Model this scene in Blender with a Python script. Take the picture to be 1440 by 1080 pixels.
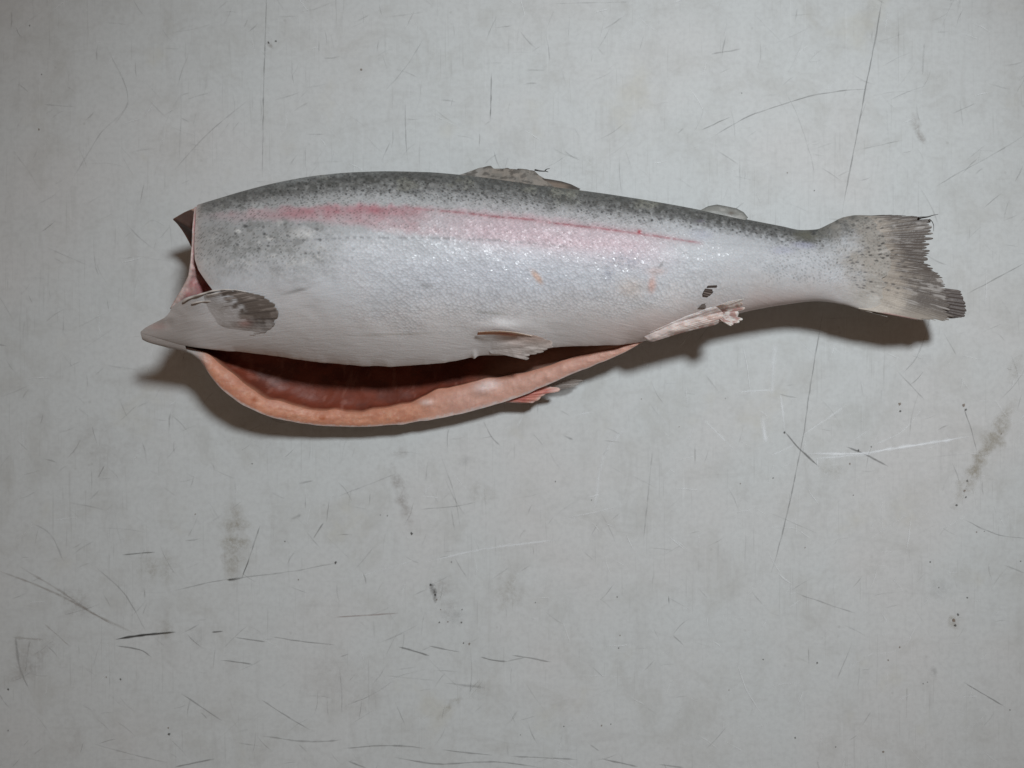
import bpy, math, random
import numpy as np
from mathutils import Vector

# ------------------------------------------------------------------ constants
S = 0.35          # millimetres on the table per photograph pixel
H = 374.0         # camera height above the table, mm
MM = 0.001
scene = bpy.context.scene
for o in list(bpy.data.objects):
    bpy.data.objects.remove(o, do_unlink=True)

# ------------------------------------------------------------------ camera
cam_d = bpy.data.cameras.new('camera')
cam = bpy.data.objects.new('camera', cam_d)
scene.collection.objects.link(cam)
cam.location = (0, 0, H * MM)
cam.rotation_euler = (0, 0, 0)
cam_d.sensor_width = 36.0
cam_d.lens = 36.0 * H / (1440 * S)
cam_d.clip_start = 0.01
cam_d.clip_end = 20.0
scene.camera = cam

# ------------------------------------------------------------------ light
world = bpy.data.worlds.new('World')
scene.world = world
world.use_nodes = True
bg = world.node_tree.nodes['Background']
bg.inputs['Color'].default_value = (0.138, 0.098, 0.073, 1)     # dim warm room light
bg.inputs['Strength'].default_value = 1.0

lamp_d = bpy.data.lights.new('work_lamp', 'SPOT')               # the lamp over the table, up and to the right
lamp_d.energy = 31.5
lamp_d.color = (0.935, 1.0, 1.045)
lamp_d.shadow_soft_size = 0.07
lamp_d.spot_size = math.radians(57)
lamp_d.spot_blend = 1.0
lamp = bpy.data.objects.new('work_lamp', lamp_d)
scene.collection.objects.link(lamp)
lamp.location = (0.293, 0.393, 0.80)
aim = Vector(((800 - 720) * S * MM, (540 - 630) * S * MM, 0))
lamp.rotation_euler = (aim - lamp.location).to_track_quat('-Z', 'Y').to_euler()

scene.view_settings.view_transform = 'Standard'
scene.view_settings.look = 'None'
scene.view_settings.exposure = 0.0
scene.view_settings.gamma = 1.0
scene.view_settings.use_curve_mapping = False
scene.render.engine = 'CYCLES'

# ------------------------------------------------------------------ helpers
def w3(px, py, h):
    k = (1 - np.asarray(h, float) / H) * S
    return (np.asarray(px, float) - 720) * k, (540 - np.asarray(py, float)) * k, np.asarray(h, float)

def to_px(X, Y, Z):
    k = (1 - Z / H) * S
    return X / k + 720, 540 - Y / k

def pchip(xs, ys):
    x = np.asarray(xs, float); y = np.asarray(ys, float)
    h = np.diff(x); d = np.diff(y) / h
    m = np.zeros_like(y)
    m[0], m[-1] = d[0], d[-1]
    for i in range(1, len(x) - 1):
        if d[i - 1] * d[i] > 0:
            w1 = 2 * h[i] + h[i - 1]; w2 = h[i] + 2 * h[i - 1]
            m[i] = (w1 + w2) / (w1 / d[i - 1] + w2 / d[i])
    def f(q):
        q = np.asarray(q, float)
        qc = np.clip(q, x[0], x[-1])
        i = np.clip(np.searchsorted(x, qc) - 1, 0, len(x) - 2)
        t = (qc - x[i]) / h[i]
        t2, t3 = t * t, t * t * t
        r = ((2 * t3 - 3 * t2 + 1) * y[i] + (t3 - 2 * t2 + t) * h[i] * m[i]
             + (-2 * t3 + 3 * t2) * y[i + 1] + (t3 - t2) * h[i] * m[i + 1])
        return r + np.where(q < x[0], (q - x[0]) * m[0], 0) + np.where(q > x[-1], (q - x[-1]) * m[-1], 0)
    return f

def tab(pairs):
    return pchip([p[0] for p in pairs], [p[1] for p in pairs])

def lin(pairs):
    xs = [p[0] for p in pairs]; ys = [p[1] for p in pairs]
    return lambda q: np.interp(q, xs, ys)

def hash2(ix, iy, seed):
    n = (ix.astype(np.int64) * 374761393 + iy.astype(np.int64) * 668265263 + seed * 1442695041) & 0xFFFFFFFF
    n = ((n ^ (n >> 13)) * 1274126177) & 0xFFFFFFFF
    return ((n ^ (n >> 16)) & 0xFFFFFF) / float(0xFFFFFF)

def vnoise(x, y, seed=0):
    x = np.asarray(x, float); y = np.asarray(y, float)
    ix = np.floor(x); iy = np.floor(y)
    fx = x - ix; fy = y - iy
    fx = fx * fx * (3 - 2 * fx); fy = fy * fy * (3 - 2 * fy)
    a = hash2(ix, iy, seed); b = hash2(ix + 1, iy, seed)
    c = hash2(ix, iy + 1, seed); d = hash2(ix + 1, iy + 1, seed)
    return (a * (1 - fx) + b * fx) * (1 - fy) + (c * (1 - fx) + d * fx) * fy

def fbm(x, y, seed=0, o=4):
    r = 0; a = 0.5; t = 0
    for k in range(o):
        r = r + a * vnoise(x * 2 ** k, y * 2 ** k, seed + 17 * k); t += a; a *= 0.55
    return r / t

def cells(x, y, seed=0, jit=0.9):
    """distance to the nearest jittered lattice point and that point's random number"""
    ix = np.floor(x); iy = np.floor(y)
    best = np.full(np.shape(x), 9.0); rnd = np.zeros(np.shape(x))
    for dx in (-1, 0, 1):
        for dy in (-1, 0, 1):
            cx, cy = ix + dx, iy + dy
            qx = cx + 0.5 + jit * (hash2(cx, cy, seed) - 0.5)
            qy = cy + 0.5 + jit * (hash2(cx, cy, seed + 5) - 0.5)
            d = np.hypot(x - qx, y - qy)
            m = d < best
            best = np.where(m, d, best); rnd = np.where(m, hash2(cx, cy, seed + 9), rnd)
    return best, rnd

def ss(a, b, x):
    t = np.clip((x - a) / (b - a), 0, 1)
    return t * t * (3 - 2 * t)

def bump1(x, c, w):
    return np.exp(-((x - c) / w) ** 2)

def mixc(c, col, m):
    m = np.clip(m, 0, 1)[..., None]
    return c * (1 - m) + np.asarray(col, float) * m

def grid_faces(nr, nc, off=0, flip=False):
    a = np.arange(nr * nc).reshape(nr, nc) + off
    q = np.stack([a[:-1, :-1], a[:-1, 1:], a[1:, 1:], a[1:, :-1]], -1).reshape(-1, 4)
    return q[:, ::-1] if flip else q

def make_mesh(name, P, F, mat_idx=None, mats=(), attrs=None, parent=None, smooth=True):
    """P in mm (n,3), F (m,4) quads"""
    me = bpy.data.meshes.new(name)
    P = np.ascontiguousarray(P, dtype=np.float32) * MM
    F = np.ascontiguousarray(F, dtype=np.int32)
    me.vertices.add(len(P)); me.vertices.foreach_set('co', P.ravel())
    me.loops.add(F.size); me.loops.foreach_set('vertex_index', F.ravel())
    me.polygons.add(len(F))
    me.polygons.foreach_set('loop_start', np.arange(len(F), dtype=np.int32) * F.shape[1])
    for m in mats: me.materials.append(m)
    if mat_idx is not None:
        me.polygons.foreach_set('material_index', np.ascontiguousarray(mat_idx, dtype=np.int32))
    me.polygons.foreach_set('use_smooth', np.full(len(F), smooth))
    me.update(calc_edges=True)
    for k, v in (attrs or {}).items():
        v = np.asarray(v, np.float32)
        if v.ndim == 1:
            a = me.attributes.new(k, 'FLOAT', 'POINT'); a.data.foreach_set('value', v)
        elif v.shape[1] == 3:
            a = me.attributes.new(k, 'FLOAT_VECTOR', 'POINT'); a.data.foreach_set('vector', v.ravel())
        else:
            a = me.attributes.new(k, 'FLOAT_COLOR', 'POINT'); a.data.foreach_set('color', v.ravel())
    me.validate()
    o = bpy.data.objects.new(name, me)
    scene.collection.objects.link(o)
    if parent is not None: o.parent = parent
    return o

def rgba(c, a=1.0):
    c = np.asarray(c, float)
    out = np.ones(c.shape[:-1] + (4,)); out[..., :3] = np.clip(c, 0, 1); out[..., 3] = a
    return out.reshape(-1, 4)

class NT:
    """small node-tree helper"""
    def __init__(self, name):
        self.m = bpy.data.materials.new(name); self.m.use_nodes = True
        self.t = self.m.node_tree; self.n = self.t.nodes; self.l = self.t.links
        self.out = self.n['Material Output']; self.b = self.n['Principled BSDF']
    def node(self, kind, **kw):
        n = self.n.new(kind)
        for k, v in kw.items():
            if k in n.inputs.keys() if isinstance(k, str) else False: n.inputs[k].default_value = v
            else: setattr(n, k, v)
        return n
    def val(self, sock, v):
        if hasattr(v, 'is_output') or isinstance(v, bpy.types.NodeSocket): self.l.new(v, sock)
        else: sock.default_value = v
    def math(self, op, a, b=0.5, c=None, clamp=False):
        n = self.n.new('ShaderNodeMath'); n.operation = op; n.use_clamp = clamp
        self.val(n.inputs[0], a); self.val(n.inputs[1], b)
        if c is not None: self.val(n.inputs[2], c)
        return n.outputs[0]
    def vmath(self, op, a, b=None, scale=None):
        n = self.n.new('ShaderNodeVectorMath'); n.operation = op
        self.val(n.inputs[0], a)
        if b is not None: self.val(n.inputs[1], b)
        if scale is not None: self.val(n.inputs['Scale'], scale)
        return n.outputs[0]
    def attr(self, name):
        n = self.n.new('ShaderNodeAttribute'); n.attribute_name = name; return n
    def mix(self, f, a, b, blend='MIX'):
        n = self.n.new('ShaderNodeMix'); n.data_type = 'RGBA'; n.blend_type = blend
        self.val(n.inputs[0], f); self.val(n.inputs[6], a); self.val(n.inputs[7], b)
        return n.outputs[2]
    def noise(self, vec, scale, detail=4, rough=0.55, dist=0.0):
        n = self.n.new('ShaderNodeTexNoise')
        if vec is not None: self.l.new(vec, n.inputs['Vector'])
        n.inputs['Scale'].default_value = scale; n.inputs['Detail'].default_value = detail
        n.inputs['Roughness'].default_value = rough; n.inputs['Distortion'].default_value = dist
        return n.outputs['Fac']
    def ramp(self, f, lo, hi, a=0.0, b=1.0):
        n = self.n.new('ShaderNodeMapRange'); n.interpolation_type = 'SMOOTHSTEP'
        self.val(n.inputs['Value'], f)
        n.inputs['From Min'].default_value = lo; n.inputs['From Max'].default_value = hi
        n.inputs['To Min'].default_value = a; n.inputs['To Max'].default_value = b
        return n.outputs['Result']
    def mapping(self, vec, scale=(1, 1, 1), rot=(0, 0, 0), loc=(0, 0, 0)):
        n = self.n.new('ShaderNodeMapping'); self.l.new(vec, n.inputs['Vector'])
        n.inputs['Scale'].default_value = scale; n.inputs['Rotation'].default_value = rot
        n.inputs['Location'].default_value = loc
        return n.outputs[0]
    def bump(self, h, strength, dist, normal=None):
        n = self.n.new('ShaderNodeBump'); self.l.new(h, n.inputs['Height'])
        n.inputs['Strength'].default_value = strength; n.inputs['Distance'].default_value = dist
        if normal is not None: self.l.new(normal, n.inputs['Normal'])
        return n.outputs[0]

# ------------------------------------------------------------------ materials
def mat_table():
    t = NT('white_plastic_table'); b = t.b
    tc = t.node('ShaderNodeTexCoord').outputs['Object']
    smear = t.noise(t.mapping(tc, scale=(95, 30, 1), rot=(0, 0, -0.5)), 1.0, 5, 0.65, 0.8)
    smear2 = t.noise(t.mapping(tc, scale=(26, 110, 1), rot=(0, 0, 0.3)), 1.0, 5, 0.65, 0.8)
    base = (0.498, 0.515, 0.512, 1)
    big = t.noise(tc, 7, 3, 0.6)
    mid = t.noise(tc, 38, 5, 0.65, 0.6)
    fine = t.noise(tc, 420, 3, 0.6)
    c = t.mix(t.ramp(big, 0.42, 0.72, 0, 0.45), base, (0.515, 0.485, 0.47, 1))
    c = t.mix(t.ramp(mid, 0.46, 0.76, 0, 0.34), c, (0.34, 0.33, 0.30, 1))
    yel = t.noise(t.mapping(tc, loc=(3.1, 1.7, 0)), 21, 4, 0.6)
    c = t.mix(t.ramp(yel, 0.60, 0.74, 0, 0.28), c, (0.43, 0.405, 0.32, 1))
    c = t.mix(t.ramp(smear, 0.50, 0.74, 0, 0.22), c, (0.33, 0.325, 0.31, 1))
    c = t.mix(t.ramp(smear2, 0.53, 0.76, 0, 0.20), c, (0.34, 0.335, 0.32, 1))
    c = t.mix(t.ramp(smear2, 0.47, 0.25, 0, 0.25), c, (0.56, 0.575, 0.57, 1))
    # fine hair scratches along several directions (stretched noise)
    for rot, sc, lo, hi, k, colr in ((0.10, (900, 28, 1), 0.62, 0.74, 0.07, (0.36, 0.37, 0.37, 1)),
                                     (1.45, (800, 24, 1), 0.62, 0.73, 0.08, (0.35, 0.35, 0.34, 1)),
                                     (-0.6, (1000, 36, 1), 0.62, 0.74, 0.26, (0.28, 0.28, 0.27, 1)),
                                     (0.65, (950, 32, 1), 0.62, 0.74, 0.26, (0.28, 0.28, 0.27, 1)),
                                     (-0.15, (700, 20, 1), 0.62, 0.75, 0.14, (0.68, 0.69, 0.70, 1))):
        h = t.noise(t.mapping(tc, scale=sc, rot=(0, 0, rot)), 1.0, 2, 0.5, 0.3)
        patch = t.ramp(t.noise(t.mapping(tc, loc=(rot * 7, 2, 0)), 16, 2), 0.40, 0.62)
        c = t.mix(t.math('MULTIPLY', t.ramp(h, lo, hi, 0, k), patch), c, colr)
    # specks of dirt
    v = t.node('ShaderNodeTexVoronoi'); t.l.new(tc, v.inputs['Vector']); v.inputs['Scale'].default_value = 150
    sp = t.math('MULTIPLY', t.ramp(v.outputs['Distance'], 0.05, 0.16, 1, 0), t.ramp(t.noise(tc, 55, 2), 0.58, 0.68))
    c = t.mix(t.math('MULTIPLY', sp, 0.22), c, (0.20, 0.19, 0.17, 1))
    c = t.mix(t.ramp(fine, 0.35, 0.75, 0, 0.22), c, (0.33, 0.33, 0.33, 1))
    t.l.new(c, b.inputs['Base Color'])
    t.l.new(t.ramp(mid, 0.3, 0.7, 0.60, 0.72), b.inputs['Roughness'])
    b.inputs['Specular IOR Level'].default_value = 0.2
    t.l.new(t.bump(t.math('ADD', t.math('MULTIPLY', fine, 0.4), mid), 0.10, 0.0004), b.inputs['Normal'])
    return t.m

def mat_wear():
    t = NT('table_wear'); b = t.b
    a = t.attr('Col')
    tc = t.node('ShaderNodeTexCoord').outputs['Object']
    n = t.noise(tc, 700, 4, 0.7)
    n2 = t.noise(tc, 160, 4, 0.7)
    g = t.attr('grain').outputs['Fac']
    k = t.math('MULTIPLY', t.ramp(n, 0.28, 0.62, 0.35, 1.0), t.ramp(n2, 0.33, 0.62, 0.15, 1.0))
    k = t.math('ADD', t.math('MULTIPLY', k, g), t.math('SUBTRACT', 1.0, g))
    al = t.math('MULTIPLY', a.outputs['Alpha'], k, clamp=True)
    t.l.new(a.outputs['Color'], b.inputs['Base Color'])
    b.inputs['Roughness'].default_value = 0.6
    tr = t.node('ShaderNodeBsdfTransparent'); mx = t.node('ShaderNodeMixShader')
    t.l.new(al, mx.inputs[0]); t.l.new(tr.outputs[0], mx.inputs[1]); t.l.new(b.outputs[0], mx.inputs[2])
    t.l.new(mx.outputs[0], t.out.inputs['Surface'])
    return t.m

def mat_skin():
    t = NT('trout_skin'); b = t.b
    col = t.attr('Col').outputs['Color']
    sc = t.attr('scales').outputs['Fac']        # how scaly
    sil = t.attr('silver').outputs['Fac']       # how silvery
    spk = t.attr('speck').outputs['Fac']        # dark pigment between scales
    uv = t.attr('flat').outputs['Vector']       # millimetres along and round the body
    uvm = t.mapping(uv, scale=(0.74, 0.92, 1), rot=(0, 0, math.radians(42)))
    v = t.node('ShaderNodeTexVoronoi'); t.l.new(uvm, v.inputs['Vector'])
    v.voronoi_dimensions = '2D'; v.inputs['Scale'].default_value = 1.0; v.inputs['Randomness'].default_value = 0.72
    d = v.outputs['Distance']; rc = v.outputs['Color']
    sep = t.node('ShaderNodeSeparateColor'); t.l.new(rc, sep.inputs[0])
    edge = t.ramp(d, 0.30, 0.62)
    n1 = t.noise(uv, 1.3, 4, 0.65)
    n2 = t.noise(uv, 0.25, 3, 0.6)
    # colour: darker scale borders, per-scale tone
    c = t.mix(t.math('MULTIPLY', t.math('MULTIPLY', edge, sc), 0.18), col, (0.17, 0.165, 0.18, 1))
    tone = t.math('MULTIPLY', t.math('SUBTRACT', sep.outputs[0], 0.5), t.math('MULTIPLY', sc, 0.16))
    tone = t.math('ADD', tone, t.math('MULTIPLY', t.math('SUBTRACT', n1, 0.5), 0.34))
    hsv = t.node('ShaderNodeHueSaturation'); t.l.new(c, hsv.inputs['Color'])
    t.l.new(t.math('ADD', 1.0, tone), hsv.inputs['Value'])
    c = hsv.outputs[0]
    pig = t.math('MULTIPLY', t.math('MULTIPLY', t.ramp(d, 0.28, 0.52, 1, 0), t.ramp(sep.outputs[1], 0.30, 0.70)), spk)
    pig = t.math('MULTIPLY', pig, t.ramp(n1, 0.42, 0.56, 0.15, 1.0))
    c = t.mix(t.math('MULTIPLY', pig, 0.55), c, (0.065, 0.065, 0.06, 1))
    t.l.new(c, b.inputs['Base Color'])
    # relief
    dome = t.math('MULTIPLY', t.math('SUBTRACT', 0.8, d), sc)
    crease = t.noise(t.mapping(uv, scale=(0.10, 0.55, 1), rot=(0, 0, 0.12)), 1.0, 4, 0.6, 0.6)
    hgt = t.math('ADD', t.math('ADD', dome, t.math('MULTIPLY', n1, 0.45)), t.math('MULTIPLY', crease, 1.6))
    nb = t.bump(hgt, 0.38, 0.00026)
    # each scale lies at a slightly different tilt: the glints
    tilt = t.vmath('MULTIPLY', t.vmath('SUBTRACT', rc, (0.5, 0.5, 0.5)), (1, 1, 0.2))
    amp = t.math('MULTIPLY', t.math('ADD', t.math('MULTIPLY', sil, 0.75), 0.16), sc)
    nn = t.vmath('NORMALIZE', t.vmath('ADD', nb, t.vmath('SCALE', tilt, scale=amp)))
    t.l.new(nb, b.inputs['Normal'])
    t.l.new(nn, b.inputs['Coat Normal'])
    t.l.new(t.math('ADD', t.math('MULTIPLY', t.math('MULTIPLY', sil, 0.75), t.ramp(sep.outputs[2], 0.25, 0.85, 0.08, 1.0)), 0.04, clamp=True), b.inputs['Coat Weight'])
    b.inputs['Coat Roughness'].default_value = 0.22
    b.inputs['Coat IOR'].default_value = 1.55
    t.l.new(t.ramp(n2, 0.3, 0.7, 0.50, 0.62), b.inputs['Roughness'])
    b.inputs['Specular IOR Level'].default_value = 0.28
    b.inputs['Subsurface Weight'].default_value = 0.06
    b.inputs['Subsurface Radius'].default_value = (1.0, 0.55, 0.4)
    b.inputs['Subsurface Scale'].default_value = 0.0015
    return t.m

def mat_flesh():
    t = NT('trout_flesh'); b = t.b
    col = t.attr('Col').outputs['Color']
    tc = t.node('ShaderNodeTexCoord').outputs['Object']
    n1 = t.noise(t.mapping(tc, scale=(1, 1.6, 1)), 260, 5, 0.62, 0.5)
    n2 = t.noise(tc, 1500, 3, 0.6)
    hs = t.node('ShaderNodeHueSaturation'); t.l.new(col, hs.inputs['Color']); t.l.new(t.ramp(n1, 0.3, 0.7, 0.93, 1.07), hs.inputs['Value']); c = hs.outputs[0]
    c = t.mix(t.ramp(n1, 0.25, 0.42, 0.10, 0), c, (0.30, 0.09, 0.05, 1))
    t.l.new(c, b.inputs['Base Color'])
    b.inputs['Roughness'].default_value = 0.48
    b.inputs['Specular IOR Level'].default_value = 0.25
    b.inputs['Subsurface Weight'].default_value = 0.22
    b.inputs['Subsurface Radius'].default_value = (1.0, 0.4, 0.25)
    b.inputs['Subsurface Scale'].default_value = 0.003
    t.l.new(t.bump(t.math('ADD', n1, t.math('MULTIPLY', n2, 0.25)), 0.22, 0.0007), b.inputs['Normal'])
    return t.m

def mat_fin(name='trout_fin', alpha=1.0):
    t = NT(name); b = t.b
    a = t.attr('Col'); col = a.outputs['Color']
    tc = t.node('ShaderNodeTexCoord').outputs['Object']
    n = t.noise(tc, 900, 4, 0.65)
    c = t.mix(t.ramp(n, 0.35, 0.7, 0.10, 0), col, (0.07, 0.06, 0.055, 1))
    t.l.new(c, b.inputs['Base Color'])
    b.inputs['Roughness'].default_value = 0.45
    b.inputs['Specular IOR Level'].default_value = 0.4
    b.inputs['Subsurface Weight'].default_value = 0.0
    t.l.new(t.bump(n, 0.4, 0.0004), b.inputs['Normal'])
    t.l.new(a.outputs['Alpha'], b.inputs['Alpha'])
    return t.m

M_TABLE, M_WEAR, M_SKIN, M_FLESH, M_FIN = mat_table(), mat_wear(), mat_skin(), mat_flesh(), mat_fin()

# ------------------------------------------------------------------ the table
def build_table():
    import bmesh
    me = bpy.data.meshes.new('table_top'); bm = bmesh.new()
    bmesh.ops.create_cube(bm, size=1.0)
    for v in bm.verts:
        v.co.x *= 1.8; v.co.y *= 1.1; v.co.z = v.co.z * 0.03 - 0.015
    bmesh.ops.bevel(bm, geom=list(bm.edges), offset=0.004, segments=3, affect='EDGES')
    bm.to_mesh(me); bm.free(); me.materials.append(M_TABLE)
    o = bpy.data.objects.new('table_top', me); scene.collection.objects.link(o)
    o['kind'] = 'structure'
    o['label'] = 'scratched off-white plastic work table under the trout'
    return o

table = build_table()
rng = random.Random(7)
NZ = [0.02]

def smooth_line(pts, step=2.5):
    p = np.array(pts, float)
    if len(p) == 2:
        p = np.array([p[0], (p[0] + p[1]) / 2, p[1]])
    d = np.concatenate([[0], np.cumsum(np.hypot(*np.diff(p, axis=0).T))])
    n = max(4, int(d[-1] / step))
    q = np.linspace(0, d[-1], n)
    return np.stack([pchip(d, p[:, 0])(q), pchip(d, p[:, 1])(q)], 1), q

def ribbon(pts, width, col, a, broken=0.4, ends=0.15, cols=3, seed=0, wob=0.5, grain=0.0, lvl=None):
    """a worn line on the table: returns vertices, faces, colours"""
    c, q = smooth_line(pts, 2.5 if width < 8 else 4.0)
    n = len(c)
    tang = np.gradient(c, axis=0); tang /= np.hypot(tang[:, 0], tang[:, 1])[:, None] + 1e-9
    nor = np.stack([-tang[:, 1], tang[:, 0]], 1)
    c = c + nor * ((fbm(q / 14, q * 0 + seed, seed + 3, 2) - 0.5) * 2 * wob)[:, None]
    t = np.linspace(0, 1, n)
    taper = ss(0, ends, t) * ss(0, ends, 1 - t)
    wv = width * (0.55 + 0.9 * vnoise(q / 9, q * 0 + seed, seed)) * (0.45 + 0.55 * taper)
    st = a * (0.25 + 0.75 * taper) * (1 - broken * ss(0.35, 0.7, fbm(q / 11, q * 0 + 3, seed + 8, 3)))
    off = np.linspace(-0.5, 0.5, cols)
    prof = np.cos(off * math.pi) if cols == 3 else np.clip(np.cos(off * math.pi), 0, 1) ** 1.2
    P = c[:, None, :] + nor[:, None, :] * (off[None, :, None] * wv[:, None, None])
    z = NZ[0] if lvl is None else lvl
    if lvl is None: NZ[0] += 0.0016
    X = (P[..., 0] - 720) * S; Y = (540 - P[..., 1]) * S
    V = np.stack([X, Y, np.full(X.shape, z)], -1).reshape(-1, 3)
    A = (st[:, None] * prof[None, :]).reshape(-1)
    C = np.tile(np.array(col, float), (len(V), 1))
    C = np.concatenate([C, A[:, None]], 1)
    return V, grid_faces(n, cols, flip=True), C, np.full(len(V), grain)

DK = (0.075, 0.073, 0.07); BR = (0.20, 0.15, 0.115); TAN = (0.30, 0.26, 0.185); WH = (0.86, 0.88, 0.90); BK = (0.018, 0.016, 0.015); RD = (0.22, 0.13, 0.11)
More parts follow.
